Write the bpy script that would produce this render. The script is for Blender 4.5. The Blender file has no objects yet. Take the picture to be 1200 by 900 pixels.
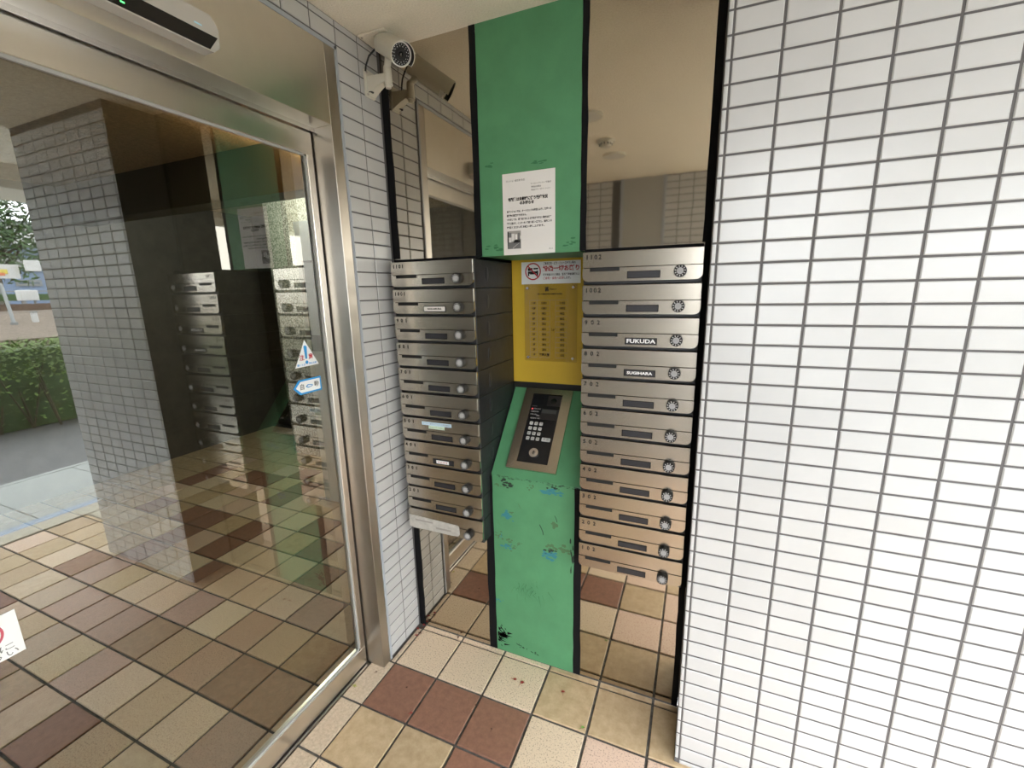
import bpy, bmesh, math, random
from mathutils import Vector, Matrix
random.seed(7)
scene = bpy.context.scene
C = scene.collection
# ------------------------------------------------------------------ camera
cam_d = bpy.data.cameras.new('camera'); cam = bpy.data.objects.new('camera', cam_d); C.objects.link(cam)
cam_d.sensor_fit = 'HORIZONTAL'; cam_d.sensor_width = 36.0; cam_d.lens = 512.22 / 1200 * 36.0
cam_d.clip_start = 0.02; cam_d.clip_end = 300
_yaw, _pit, _rol = 0.4038, 0.2123, -0.0207
_fw = Vector((-math.sin(_yaw)*math.cos(_pit), math.cos(_yaw)*math.cos(_pit), -math.sin(_pit)))
_rt = Vector((math.cos(_yaw), math.sin(_yaw), 0)); _up = _rt.cross(_fw)
_r2 = _rt*math.cos(_rol) + _up*math.sin(_rol); _u2 = _up*math.cos(_rol) - _rt*math.sin(_rol)
_m = Matrix((_r2, _u2, -_fw)).transposed().to_4x4(); _m.translation = (-0.0303, -1.2377, 1.515)
cam.matrix_world = _m
scene.camera = cam
# ------------------------------------------------------------------ sky and exposure
world = bpy.data.worlds.new('overcast_sky'); scene.world = world; world.use_nodes = True
_nt = world.node_tree; _bg = _nt.nodes['Background']
_bg.inputs['Color'].default_value = (0.93, 0.97, 1.0, 1); _bg.inputs['Strength'].default_value = 4.6
scene.view_settings.view_transform = 'Standard'; scene.view_settings.look = 'None'
scene.view_settings.gamma = 1.0; scene.view_settings.use_curve_mapping = False
scene.view_settings.exposure = 1.2

# ------------------------------------------------------------------ materials
def s2l(c):
    return tuple((v/255/12.92 if v/255 <= 0.04045 else ((v/255+0.055)/1.055)**2.4) for v in c)
def mat(name, col, rough=0.5, metal=0.0, spec=0.5, noise=None, bump=None, rand=0.0, emit=None, aniso=0, coat=0):
    """noise=(scale, amount[, darker colour]) colour grain; bump=(scale, strength); rand=per-object value spread"""
    m = bpy.data.materials.new(name); m.use_nodes = True
    nt = m.node_tree; N = nt.nodes; L = nt.links; b = N['Principled BSDF']
    b.inputs['Base Color'].default_value = (*col, 1); b.inputs['Roughness'].default_value = rough
    b.inputs['Metallic'].default_value = metal; b.inputs['Specular IOR Level'].default_value = spec
    b.inputs['Coat Weight'].default_value = coat
    if aniso: b.inputs['Anisotropic'].default_value = aniso
    out = None
    geo = N.new('ShaderNodeNewGeometry')
    if noise:
        t = N.new('ShaderNodeTexNoise'); t.inputs['Scale'].default_value = noise[0]; t.inputs['Detail'].default_value = 6
        t.inputs['Roughness'].default_value = 0.65
        L.new(geo.outputs['Position'], t.inputs['Vector'])
        r = N.new('ShaderNodeValToRGB')
        lo, hi = noise[3] if len(noise) > 3 else (0.35, 0.65)
        r.color_ramp.elements[0].position = lo; r.color_ramp.elements[1].position = hi
        dk = noise[2] if len(noise) > 2 else tuple(v*(1-noise[1]) for v in col)
        r.color_ramp.elements[0].color = (*dk, 1); r.color_ramp.elements[1].color = (*col, 1)
        L.new(t.outputs['Fac'], r.inputs['Fac']); out = r.outputs['Color']
    if rand:
        oi = N.new('ShaderNodeObjectInfo'); mr = N.new('ShaderNodeMapRange')
        mr.inputs['To Min'].default_value = 1-rand; mr.inputs['To Max'].default_value = 1+rand
        L.new(oi.outputs['Random'], mr.inputs['Value'])
        mx = N.new('ShaderNodeMix'); mx.data_type = 'RGBA'; mx.blend_type = 'MULTIPLY'; mx.inputs['Factor'].default_value = 1
        if out: L.new(out, mx.inputs['A'])
        else: mx.inputs['A'].default_value = (*col, 1)
        cb = N.new('ShaderNodeCombineColor')
        for k in range(3): L.new(mr.outputs['Result'], cb.inputs[k])
        L.new(cb.outputs['Color'], mx.inputs['B']); out = mx.outputs['Result']
    if out: L.new(out, b.inputs['Base Color'])
    if bump:
        t2 = N.new('ShaderNodeTexNoise'); t2.inputs['Scale'].default_value = bump[0]; t2.inputs['Detail'].default_value = 5
        L.new(geo.outputs['Position'], t2.inputs['Vector'])
        bp = N.new('ShaderNodeBump'); bp.inputs['Strength'].default_value = bump[1]
        bp.inputs['Distance'].default_value = bump[2] if len(bump) > 2 else 0.004
        L.new(t2.outputs['Fac'], bp.inputs['Height']); L.new(bp.outputs['Normal'], b.inputs['Normal'])
    if emit:
        b.inputs['Emission Color'].default_value = (*emit[0], 1); b.inputs['Emission Strength'].default_value = emit[1]
    return m
def glass_mat():
    m = bpy.data.materials.new('door_glass'); m.use_nodes = True
    nt = m.node_tree; N = nt.nodes; L = nt.links; N.clear()
    o = N.new('ShaderNodeOutputMaterial'); mx = N.new('ShaderNodeMixShader')
    g = N.new('ShaderNodeBsdfGlossy'); g.inputs['Roughness'].default_value = 0.0; g.inputs['Color'].default_value = (0.95, 0.97, 0.95, 1)
    t = N.new('ShaderNodeBsdfTransparent'); t.inputs['Color'].default_value = (0.82, 0.85, 0.8, 1)
    fr = N.new('ShaderNodeFresnel'); fr.inputs['IOR'].default_value = 1.52
    ad = N.new('ShaderNodeMath'); ad.operation = 'ADD'; ad.inputs[1].default_value = GLASS_R
    ge = N.new('ShaderNodeNewGeometry'); iv = N.new('ShaderNodeMath'); iv.operation = 'SUBTRACT'; iv.inputs[0].default_value = 1.0
    mu = N.new('ShaderNodeMath'); mu.operation = 'MULTIPLY'      # one clean mirror image: the front surface of each side
    L.new(ge.outputs['Backfacing'], iv.inputs[1])
    L.new(fr.outputs[0], ad.inputs[0]); L.new(ad.outputs[0], mu.inputs[0]); L.new(iv.outputs[0], mu.inputs[1]); L.new(mu.outputs[0], mx.inputs[0])
    L.new(t.outputs[0], mx.inputs[1]); L.new(g.outputs[0], mx.inputs[2]); L.new(mx.outputs[0], o.inputs[0])
    return m
GLASS_R = 0.145
M = {}
M['tile_white'] = mat('white_glazed_tile', (0.47, 0.47, 0.469), 0.22, noise=(6, 0.05), rand=0.03)
M['grout'] = mat('grey_grout', (0.10, 0.095, 0.095), 0.9)
M['grout_floor'] = mat('floor_joint_mortar', (0.15, 0.14, 0.13), 0.95, noise=(40, 0.5), bump=(300, 0.4))
M['ft_cream'] = mat('cream_speckled_floor_tile', (0.72, 0.575, 0.42), 0.55, noise=(190, 0.5, (0.30, 0.21, 0.16), (0.34, 0.47)), bump=(220, 0.5, 0.002), rand=0.06)
M['ft_tan'] = mat('tan_floor_tile', (0.57, 0.43, 0.27), 0.5, noise=(28, 0.3, (0.45, 0.325, 0.19)), bump=(160, 0.35, 0.002), rand=0.07)
M['ft_brown'] = mat('brown_floor_tile', (0.30, 0.15, 0.10), 0.5, noise=(45, 0.25), bump=(160, 0.3, 0.002), rand=0.09)
M['ft_pink'] = mat('pinkish_floor_tile', (0.68, 0.50, 0.39), 0.55, noise=(180, 0.4, (0.32, 0.2, 0.17), (0.34, 0.47)), bump=(220, 0.5, 0.002), rand=0.06)
M['ft_rough'] = mat('rough_stone_floor_tile', (0.64, 0.515, 0.385), 0.75, noise=(90, 0.25), bump=(110, 0.9, 0.004), rand=0.04)
M['stucco'] = mat('sprayed_stucco', (0.86, 0.795, 0.67), 0.95, noise=(180, 0.12), bump=(140, 0.8, 0.006))
M['mirror'] = mat('polished_steel', (0.57, 0.515, 0.43), 0.035, 1.0, noise=(2.0, 0.06), bump=(5, 0.05, 0.003))
M['steel'] = mat('brushed_stainless', (0.70, 0.66, 0.60), 0.28, 1.0, noise=(3, 0.1), bump=(9, 0.04, 0.003))
M['steel_soft'] = mat('hairline_stainless', (0.49, 0.455, 0.41), 0.33, 1.0, noise=(2.5, 0.12))
M['steel_box'] = mat('letterbox_stainless', (0.58, 0.53, 0.455), 0.24, 1.0, noise=(5, 0.08), bump=(60, 0.03, 0.002))
M['steel_bright'] = mat('bright_steel', (0.75, 0.72, 0.7), 0.25, 1.0)
M['caulk'] = mat('grey_caulk', (0.34, 0.36, 0.40), 0.7)
M['green'] = mat('green_paint', (0.085, 0.275, 0.13), 0.55, noise=(9, 0.14), bump=(40, 0.08, 0.002))
M['yellow'] = mat('yellow_paint', (0.60, 0.40, 0.03), 0.5, noise=(6, 0.08))
M['black_tape'] = mat('black_sealing_tape', (0.005, 0.005, 0.006), 0.8, spec=0.2)
M['black_plastic'] = mat('black_plastic_case', (0.022, 0.023, 0.026), 0.42, noise=(30, 0.45), bump=(25, 0.2))
M['black_matt'] = mat('matt_black', (0.004, 0.004, 0.004), 0.6)
M['plate_dark'] = mat('dark_name_plate', (0.025, 0.025, 0.03), 0.35)
M['dial_grey'] = mat('dial_grey', (0.42, 0.42, 0.43), 0.45)
M['dial_mark'] = mat('dial_mark_white', (0.8, 0.8, 0.8), 0.5)
M['paper'] = mat('white_paper', (0.74, 0.72, 0.70), 0.8)
M['sticker_white'] = mat('white_sticker', (0.78, 0.80, 0.80), 0.4)
M['ink'] = mat('black_ink', (0.012, 0.011, 0.011), 0.7)
M['ink_grey'] = mat('grey_ink', (0.16, 0.16, 0.16), 0.7)
M['ink_midgrey'] = mat('mid_grey_ink', (0.32, 0.30, 0.28), 0.7)
M['ink_lightgrey'] = mat('light_grey_ink', (0.62, 0.61, 0.59), 0.7)
M['red'] = mat('red_ink', (0.42, 0.015, 0.03), 0.6)
M['red_pale'] = mat('pale_red_ink', (0.55, 0.10, 0.14), 0.6)
M['blue'] = mat('blue_ink', (0.02, 0.27, 0.62), 0.5)
M['pale_blue'] = mat('pale_blue_sticker', (0.50, 0.66, 0.80), 0.5)
M['pale_green'] = mat('pale_green_sticker', (0.58, 0.74, 0.60), 0.5)
M['tape_clear'] = mat('whitish_old_tape', (0.52, 0.50, 0.46), 0.45, noise=(40, 0.25))
M['scuff_teal'] = mat('teal_scuff', (0.035, 0.20, 0.24), 0.7)
M['scuff_olive'] = mat('olive_scuff', (0.075, 0.16, 0.07), 0.7)
M['scuff_dark'] = mat('dark_scuff', (0.012, 0.03, 0.018), 0.7)
M['scuff_green'] = mat('darker_green_scuff', (0.035, 0.16, 0.065), 0.6)
M['cam_white'] = mat('ivory_camera_casing', (0.60, 0.575, 0.50), 0.4)
M['cam_ring'] = mat('white_camera_ring', (0.72, 0.71, 0.68), 0.35)
M['lens'] = mat('lens_glass', (0.01, 0.01, 0.013), 0.08, spec=0.8)
M['led'] = mat('infrared_led', (0.8, 0.8, 0.82), 0.25)
M['sensor'] = mat('sensor_silver', (0.50, 0.48, 0.45), 0.4, 0.3)
M['sensor_black'] = mat('sensor_black', (0.003, 0.003, 0.004), 0.12)
M['led_green'] = mat('green_indicator', (0.05, 0.6, 0.1), 0.5, emit=((0.1, 1.0, 0.2), 1.2))
M['led_red'] = mat('red_indicator', (0.6, 0.05, 0.05), 0.5, emit=((1.0, 0.15, 0.15), 0.5))
M['badge_blue'] = mat('pale_blue_badge', (0.45, 0.75, 0.9), 0.4)
M['acrylic'] = None
M['key'] = mat('key_grey', (0.55, 0.54, 0.52), 0.4)
M['lcd'] = mat('grey_display', (0.07, 0.075, 0.075), 0.3)
M['panel_black'] = mat('intercom_black', (0.006, 0.007, 0.010), 0.25)
M['panel_dark'] = mat('intercom_dark_grey', (0.018, 0.017, 0.018), 0.3)
M['granite'] = mat('granite_slab', (0.50, 0.52, 0.50), 0.8, noise=(120, 0.35), bump=(150, 0.3), rand=0.06)
M['asphalt'] = mat('pavement_asphalt', (0.20, 0.20, 0.20), 0.9, noise=(70, 0.3))
M['curb_cream'] = mat('cream_kerb', (0.56, 0.52, 0.43), 0.8, noise=(60, 0.12))
M['curb_blue'] = mat('pale_blue_kerb', (0.38, 0.47, 0.60), 0.8, noise=(60, 0.12))
M['leaf_hedge'] = mat('hedge_leaf', (0.17, 0.28, 0.05), 0.5, noise=(9, 0.5))
M['leaf_tree'] = mat('tree_leaf', (0.06, 0.13, 0.03), 0.5, noise=(5, 0.5))
M['bark'] = mat('bark', (0.10, 0.075, 0.05), 0.9, noise=(40, 0.4))
M['ballast'] = mat('ballast_stone', (0.30, 0.24, 0.19), 0.95, noise=(30, 0.5), rand=0.1)
M['rust'] = mat('rusty_rail', (0.16, 0.10, 0.07), 0.7, noise=(20, 0.3))
M['pole'] = mat('galvanised_pole', (0.28, 0.29, 0.29), 0.5, 0.3)
M['bldg_white'] = mat('white_rendered_facade', (0.70, 0.70, 0.69), 0.8, noise=(2, 0.1))
M['bldg_window'] = mat('far_window', (0.10, 0.14, 0.2), 0.1)
M['board_yellow'] = mat('board_yellow', (0.75, 0.62, 0.12), 0.6)
M['board_orange'] = mat('board_orange', (0.70, 0.22, 0.10), 0.6)
M['roof_blue'] = mat('far_blue_cladding', (0.22, 0.30, 0.45), 0.6)
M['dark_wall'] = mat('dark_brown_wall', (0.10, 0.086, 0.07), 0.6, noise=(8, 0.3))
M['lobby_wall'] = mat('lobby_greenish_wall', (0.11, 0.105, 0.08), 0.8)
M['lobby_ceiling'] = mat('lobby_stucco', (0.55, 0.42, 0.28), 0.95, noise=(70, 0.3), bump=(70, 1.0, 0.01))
M['aggregate'] = mat('exposed_aggregate_stone', (0.42, 0.41, 0.36), 0.8, noise=(75, 0.6, (0.13, 0.12, 0.09), (0.42, 0.58)), bump=(80, 0.7, 0.006))
M['white_wall'] = mat('white_plaster', (0.72, 0.74, 0.73), 0.8, noise=(30, 0.1))
M['screen_grey'] = mat('grey_screen', (0.24, 0.30, 0.32), 0.3)
M['grey_panel'] = mat('grey_metal_panel', (0.36, 0.355, 0.34), 0.4)
M['lamp_glass'] = mat('frosted_lamp_cover', (0.62, 0.60, 0.55), 0.4)
M['lamp_warm'] = mat('warm_lamp_lens', (0.9, 0.8, 0.6), 0.4, emit=((1.0, 0.72, 0.38), 6.0))
M['leaf_red'] = mat('red_fallen_leaf', (0.36, 0.035, 0.03), 0.7, noise=(200, 0.4))
M['leaf_brown'] = mat('brown_fallen_leaf', (0.12, 0.05, 0.03), 0.8, noise=(200, 0.4))
M['leaf_yellow'] = mat('yellow_green_fallen_leaf', (0.45, 0.45, 0.12), 0.7, noise=(200, 0.3))
M['leaf_green'] = mat('green_fallen_leaf', (0.14, 0.28, 0.05), 0.7)
M['glass'] = glass_mat()
def acrylic():
    m = bpy.data.materials.new('clear_acrylic'); m.use_nodes = True
    nt = m.node_tree; N = nt.nodes; L = nt.links; N.clear()
    o = N.new('ShaderNodeOutputMaterial'); mx = N.new('ShaderNodeMixShader')
    g = N.new('ShaderNodeBsdfGlossy'); g.inputs['Roughness'].default_value = 0.03
    t = N.new('ShaderNodeBsdfTransparent'); t.inputs['Color'].default_value = (0.93, 0.92, 0.90, 1)
    mx.inputs[0].default_value = 0.05
    L.new(t.outputs[0], mx.inputs[1]); L.new(g.outputs[0], mx.inputs[2]); L.new(mx.outputs[0], o.inputs[0]); return m
M['acrylic'] = acrylic()

# ------------------------------------------------------------------ builders
class MB:
    """collects shapes (world coordinates) and links them as ONE mesh object"""
    def __init__(s): s.bm = bmesh.new()
    def box(s, x0, x1, y0, y1, z0, z1, bev=0, seg=1):
        r = bmesh.ops.create_cube(s.bm, size=1)
        vs = r['verts']
        for v in vs:
            v.co = Vector((x0+(v.co.x+.5)*(x1-x0), y0+(v.co.y+.5)*(y1-y0), z0+(v.co.z+.5)*(z1-z0)))
        if bev:
            es = list({e for v in vs for e in v.link_edges})
            bmesh.ops.bevel(s.bm, geom=es, offset=bev, segments=seg, affect='EDGES', profile=0.5)
        return s
    def cyl(s, p0, p1, r0, r1=None, n=16, cap=True):
        r1 = r0 if r1 is None else r1
        p0 = Vector(p0); p1 = Vector(p1); d = p1-p0
        r = bmesh.ops.create_cone(s.bm, cap_ends=cap, cap_tris=False, segments=n, radius1=r0, radius2=r1, depth=d.length)
        q = Vector((0, 0, 1)).rotation_difference(d.normalized()).to_matrix().to_4x4()
        q.translation = (p0+p1)/2
        bmesh.ops.transform(s.bm, matrix=q, verts=r['verts']); return s
    def tube(s, pts, r, n=8):
        for a, b in zip(pts[:-1], pts[1:]): s.cyl(a, b, r, r, n)
        for p in pts[1:-1]: s.ball(p, r, n)
        return s
    def ball(s, p, r, n=10, sc=(1, 1, 1)):
        q = bmesh.ops.create_uvsphere(s.bm, u_segments=n, v_segments=max(4, n//2), radius=r)
        for v in q['verts']: v.co = Vector((v.co.x*sc[0], v.co.y*sc[1], v.co.z*sc[2])) + Vector(p)
        return s
    def poly(s, pts, d):
        """flat polygon extruded by vector d"""
        a = [s.bm.verts.new(Vector(p)) for p in pts]; b = [s.bm.verts.new(Vector(p)+Vector(d)) for p in pts]
        n = len(pts)
        s.bm.faces.new(a); s.bm.faces.new(b[::-1])
        for i in range(n): s.bm.faces.new((a[i], b[i], b[(i+1) % n], a[(i+1) % n]))
        return s
    def flat(s, pts):
        s.bm.faces.new([s.bm.verts.new(Vector(p)) for p in pts]); return s
    def xform(s, m): bmesh.ops.transform(s.bm, matrix=m, verts=s.bm.verts); return s
    def build(s, name, m, parent=None, smooth=False, kind=None, label=None, recalc=True):
        if recalc: bmesh.ops.recalc_face_normals(s.bm, faces=s.bm.faces)
        me = bpy.data.meshes.new(name)
        off = wloc(parent)
        for v in s.bm.verts: v.co -= off
        s.bm.to_mesh(me); s.bm.free()
        if smooth:
            for p in me.polygons: p.use_smooth = True
        me.materials.append(m)
        o = bpy.data.objects.new(name, me); C.objects.link(o)
        if parent: o.parent = parent
        if kind: o['kind'] = kind
        if label: o['label'] = label
        return o
def wloc(o):
    v = Vector((0, 0, 0))
    while o: v += o.location; o = o.parent
    return v
def thing(name, label, cat, loc, group=None, kind=None):
    o = bpy.data.objects.new(name, None); C.objects.link(o); o.location = loc; o.empty_display_size = 0.05
    if label: o['label'] = label
    if cat: o['category'] = cat
    if group: o['group'] = group
    if kind: o['kind'] = kind
    return o
def tag(o, label, cat, group=None):
    o['label'] = label; o['category'] = cat
    if group: o['group'] = group
    return o
def copy_obj(o, name, loc, parent):
    c = o.copy(); c.name = name; c.parent = parent; c.location = loc; C.objects.link(c); return c
def add_mesh(name, me, loc, parent):
    o = bpy.data.objects.new(name, me); C.objects.link(o); o.parent = parent; o.location = loc; return o
_tc = {}
def text_mesh(body, size, align='LEFT', bold=0.0, space=1.0, line=1.0, res=2):
    key = (body, size, align, bold, space, line)
    if key in _tc: return _tc[key]
    cu = bpy.data.curves.new('lettering', 'FONT'); cu.body = body; cu.size = size; cu.align_x = align
    cu.align_y = 'CENTER'; cu.offset = bold; cu.space_character = space; cu.space_line = line; cu.resolution_u = res
    o = bpy.data.objects.new('lettering', cu); C.objects.link(o)
    dg = bpy.context.evaluated_depsgraph_get(); dg.update()
    me = bpy.data.meshes.new_from_object(o.evaluated_get(dg))
    bpy.data.objects.remove(o); bpy.data.curves.remove(cu)
    me.name = 'lettering'; _tc[key] = me; return me
R_Y = Matrix(((1, 0, 0), (0, 0, -1), (0, 1, 0)))        # text facing -y
R_X = Matrix(((0, 0, 1), (1, 0, 0), (0, 1, 0)))         # text facing +x (reads along +y)
def letter(body, size, pos, rot, m, parent, name='lettering', width=None, **kw):
    """flat print: letters as a mesh at pos (world); width squeezes it to a given length"""
    me = text_mesh(body, size, **kw).copy(); me.name = name
    if width:
        xs = [v.co.x for v in me.vertices]
        if xs:
            k = width/max(1e-6, max(xs)-min(xs))
            for v in me.vertices: v.co.x *= k
    off = Vector(pos) - wloc(parent)
    me.transform(Matrix.Translation(off) @ rot.to_4x4())
    me.materials.clear(); me.materials.append(m)
    o = bpy.data.objects.new(name, me); C.objects.link(o); o.parent = parent; return o

def chamfer_tile(name, w, h, t, m, axis):
    """a tile centred on its joint grid cell; front face at 0, bevelled rim; axis = direction it faces"""
    b = 0.0022; bm = bmesh.new()
    def ring(a, d): return [bm.verts.new((sx*(w/2-a), sy*(h/2-a), -d)) for sx, sy in ((-1, -1), (1, -1), (1, 1), (-1, 1))]
    f = ring(b, 0); e = ring(0, b*0.8); k = ring(0, t)
    bm.faces.new(f)
    for p, q in ((f, e), (e, k)):
        for i in range(4): bm.faces.new((q[i], q[(i+1) % 4], p[(i+1) % 4], p[i]))
    if axis == '-y': mt = R_Y.to_4x4()
    elif axis == '+x': mt = R_X.to_4x4()
    elif axis == '+y': mt = Matrix(((-1, 0, 0), (0, 0, 1), (0, 1, 0))).to_4x4()
    else: mt = Matrix.Identity(4)
    bmesh.ops.transform(bm, matrix=mt, verts=bm.verts)
    bmesh.ops.recalc_face_normals(bm, faces=bm.faces)
    me = bpy.data.meshes.new(name); bm.to_mesh(me); bm.free(); me.materials.append(m); return me
def join_tiles(name, items, m, parent):
    """tiles past the limit: one mesh; items = (mesh, location)"""
    vs, fs = [], []
    for me, loc in items:
        o = len(vs); vs += [tuple(v.co + Vector(loc)) for v in me.vertices]
        fs += [[o+i for i in p.vertices] for p in me.polygons]
    me = bpy.data.meshes.new(name); me.from_pydata(vs, [], fs); me.materials.append(m)
    o = bpy.data.objects.new(name, me); C.objects.link(o); o.parent = parent; o['kind'] = 'stuff'; return o

# ------------------------------------------------------------------ constants of the place
XW = -1.137      # tiled left wall
YM = 0.21        # mirror wall
H = 2.35         # ceiling
XD = -1.2175     # door face
YF = -2.12       # far tiled wall
T = 0.2027       # floor tile pitch
FX0 = -1.110; FY0 = 0.1847
FXE = 1.55       # outer edge of the porch floor

# ------------------------------------------------------------------ floor of the porch
floor = MB().box(-1.24, FXE, YF-0.3, YM+0.01, -0.12, -0.006).build('floor', M['grout_floor'], None, kind='structure')
J = 0.0095
ft = {}
def ftile(kind, w, h):
    k = (kind, round(w, 4), round(h, 4))
    if k not in ft: ft[k] = chamfer_tile('floor_tile', w-J, h-J, 0.012, M['ft_'+kind], 'z')
    return ft[k]
known = {(0, 0): 'cream', (1, 0): 'cream', (2, 0): 'cream', (3, 0): 'tan', (4, 0): 'tan', (5, 0): 'tan',
         (0, 1): 'brown', (1, 1): 'brown', (2, 1): 'brown', (3, 1): 'cream', (4, 1): 'pink', (5, 1): 'pink',
         (0, 2): 'tan', (1, 2): 'tan', (2, 2): 'brown', (3, 2): 'brown', (4, 2): 'tan',
         (0, 3): 'cream', (1, 3): 'pink', (2, 3): 'tan', (3, 3): 'cream'}
rf = random.Random(12)
nx = int((FXE-FX0)/T); ny = int((FY0-(YF-0.02))/T)+1
for j in range(ny):
    for i in range(nx):
        kind = known.get((i, j)) or rf.choice(['cream', 'tan', 'tan', 'brown', 'pink', 'brown', 'tan'])
        add_mesh('floor_tile', ftile(kind, T, T), (FX0+(i+.5)*T, FY0-(j+.5)*T, rf.uniform(-0.0008, 0.0008)), floor)
for i in range(nx):      # thin strip of cut tiles along the mirror wall
    add_mesh('cut_tile', ftile('cream' if i < 3 else 'tan', T, 0.030), (FX0+(i+.5)*T, FY0+0.0135, -0.001), floor)
for j in range(1, ny):   # rough narrow tiles along the glass door
    add_mesh('cut_tile', ftile('rough', 0.098, T), (FX0-0.0475, FY0-(j+.5)*T, 0), floor)
add_mesh('cut_tile', ftile('rough', 0.026, T), (FX0-0.013, FY0-0.5*T, -0.001), floor)
wl = FXE-(FX0+nx*T)
if wl > 0.03:
    for j in range(ny): add_mesh('cut_tile', ftile('cream', wl, T), (FX0+nx*T+wl/2, FY0-(j+.5)*T, 0), floor)

# ------------------------------------------------------------------ ceiling and the building above
MB().box(XW-0.12, 1.6, YF-0.3, 0.6, H, H+0.25).build('ceiling', M['stucco'], None, kind='structure')
MB().box(1.6, 2.1, YF-4.5, 5.0, 2.2, H+0.25).build('trim_1', M['stucco'], None, kind='structure')
MB().box(-6.0, 0.2, YF-4.5, 5.0, H+0.26, 14).build('wall_facade', M['bldg_white'], None, kind='structure')

# ------------------------------------------------------------------ right wall (white tiles)
wr = MB().box(-0.012, 0.803, 0.0028, 3.0, 0.0, H).build('wall_right', M['grout'], None, kind='structure')
tw = chamfer_tile('wall_tile', 0.1-0.0055, 0.05-0.0052, 0.005, M['tile_white'], '-y')
ts = chamfer_tile('wall_tile', 0.0095, 0.05-0.0052, 0.005, M['tile_white'], '-y')
tb = chamfer_tile('wall_tile', 0.1-0.0055, 0.0134, 0.005, M['tile_white'], '-y')
cand = []
for r in range(-5, 43):
    zc = 2.117-0.05*r-0.025
    if zc-0.02 < 0 or zc+0.02 > H: continue
    for c in range(8):
        xc = 0.1002*(c+.5)
        d = (Vector((xc, 0, zc))-cam.location)
        cand.append((-(abs(d.y)/d.length**3) - (0.0 if zc > 0.05 else 0), (xc, 0, zc)))
cand.sort()
for _, loc in cand[:300]: add_mesh('wall_tile', tw, loc, wr)
join_tiles('wall_tiles', [(tw, l) for _, l in cand[300:]] + [(ts, (-0.0068, 0, 2.117-0.05*r-0.025)) for r in range(-4, 42)] +
           [(tb, (0.1002*(c+.5), 0, 0.0068)) for c in range(8)], M['tile_white'], wr)

# ------------------------------------------------------------------ left wall (white tiles) and strip above the door
PZ = 0.04956; Z0 = 0.0502
wlft = MB().box(XW-0.12, XW-0.003, -0.004, 0.6, 0.0, H).build('wall_left', M['grout'], None, kind='structure')
tl = chamfer_tile('wall_tile', 0.1-0.004, PZ-0.0042, 0.005, M['tile_white'], '+x')
tlh = chamfer_tile('wall_tile', 0.1-0.004, 0.016, 0.005, M['tile_white'], '+x')
tlb = chamfer_tile('wall_tile', 0.1-0.004, 0.040, 0.005, M['tile_white'], '+x')
for k in range(46):
    for yc in (0.05, 0.15):
        add_mesh('wall_tile', tl, (XW, yc, Z0+PZ*(k+.5)), wlft)
for yc in (0.05, 0.15):
    add_mesh('wall_tile', tlh, (XW, yc, Z0+PZ*46+0.010), wlft); add_mesh('wall_tile', tlb, (XW, yc, 0.026), wlft)
lintel = MB().box(XW-0.12, XW-0.003, YF, -0.004, 2.272, H).build('wall_lintel', M['grout'], None, kind='structure')
for k in range(21):
    yc = -0.05-0.1*k
    add_mesh('wall_tile', tl, (XW, yc, Z0+PZ*45.5), lintel); add_mesh('wall_tile', tlh, (XW, yc, Z0+PZ*46+0.010), lintel)

# ------------------------------------------------------------------ far wall behind the camera, seen in the polished steel
XFE = 0.08
wf = MB().box(XW-0.12, XFE, YF-0.25, YF-0.003, 0.0, H).build('wall_far', M['grout'], None, kind='structure')
tf = chamfer_tile('wall_tile', 0.1-0.005, 0.05-0.005, 0.005, M['tile_white'], '+y')
far_one, far_rest = [], []
for r in range(47):
    zc = H-0.022-0.05*r-0.008
    if zc < 0.02: continue
    for c in range(19):
        xc = -1.08+0.1*c
        if -0.72 < xc < -0.28: continue
        if xc+0.045 > XFE: continue
        (far_one if (zc > 1.6 and xc < 0.05) else far_rest).append((tf, (xc, YF, zc)))
for me, l in far_one: add_mesh('wall_tile', me, l, wf)
join_tiles('wall_tiles', far_rest, M['tile_white'], wf)
gp = thing('wall_panel', 'grey metal panel set between white tiles, reflected in upper right steel sheet', 'panel', (-0.495, YF, 0))
MB().box(-0.645, -0.345, YF-0.002, YF+0.004, 0.0, H).build('sheet', M['grey_panel'], gp)
for xa in (-0.668, -0.345): MB().box(xa, xa+0.023, YF-0.002, YF+0.012, 0.0, H).build('edge_strip', M['caulk'], gp)

# ------------------------------------------------------------------ back wall: polished steel sheets and the green column
wb = MB().box(XW-0.1, -0.014, 0.5, 0.6, 0.0, H).build('wall_back', M['black_matt'], None, kind='structure')
def strip(x0, x1, z0, z1, y=YM-0.003, jag=0.0035):
    """hand-cut black sealing tape with a slightly ragged edge"""
    rr = random.Random(int(x0*1000)+int(z0*10)); n = max(2, int((z1-z0)/0.06))
    L = [(x0+rr.uniform(-jag, jag)*.5, y, z0+(z1-z0)*i/n) for i in range(n+1)]
    Rr = [(x1+rr.uniform(-jag, jag)*.5, y, z0+(z1-z0)*i/n) for i in range(n+1)]
    b = MB()
    for i in range(n):
        b.poly([L[i], Rr[i], Rr[i+1], L[i+1]], (0, 0.0028, 0))
    return b
wbu = MB().box(XW, -0.014, 0.478, 0.4995, 1.64, H).build('wall_back_upper', M['black_matt'], None, kind='structure')
wbl = MB().box(XW, -0.014, 0.478, 0.4995, 0.0, 0.53).build('wall_back_lower', M['black_matt'], None, kind='structure')
for par, z0, z1 in ((wbu, 1.634, H), (wbl, 0.004, 0.530)):
    for x0, x1 in ((XW, -0.776), (-0.38, -0.0125)):
        MB().box(x0, x1, YM+0.004, 0.477, z0, z1).build('backing', M['black_matt'], par)
        MB().box(x0 - (0.010 if x0 > -0.5 else 0), x1 + (0.010 if x1 < -0.5 else 0), YM, YM+0.004, z0, z1).build('steel_sheet', M['mirror'], par)
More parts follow.
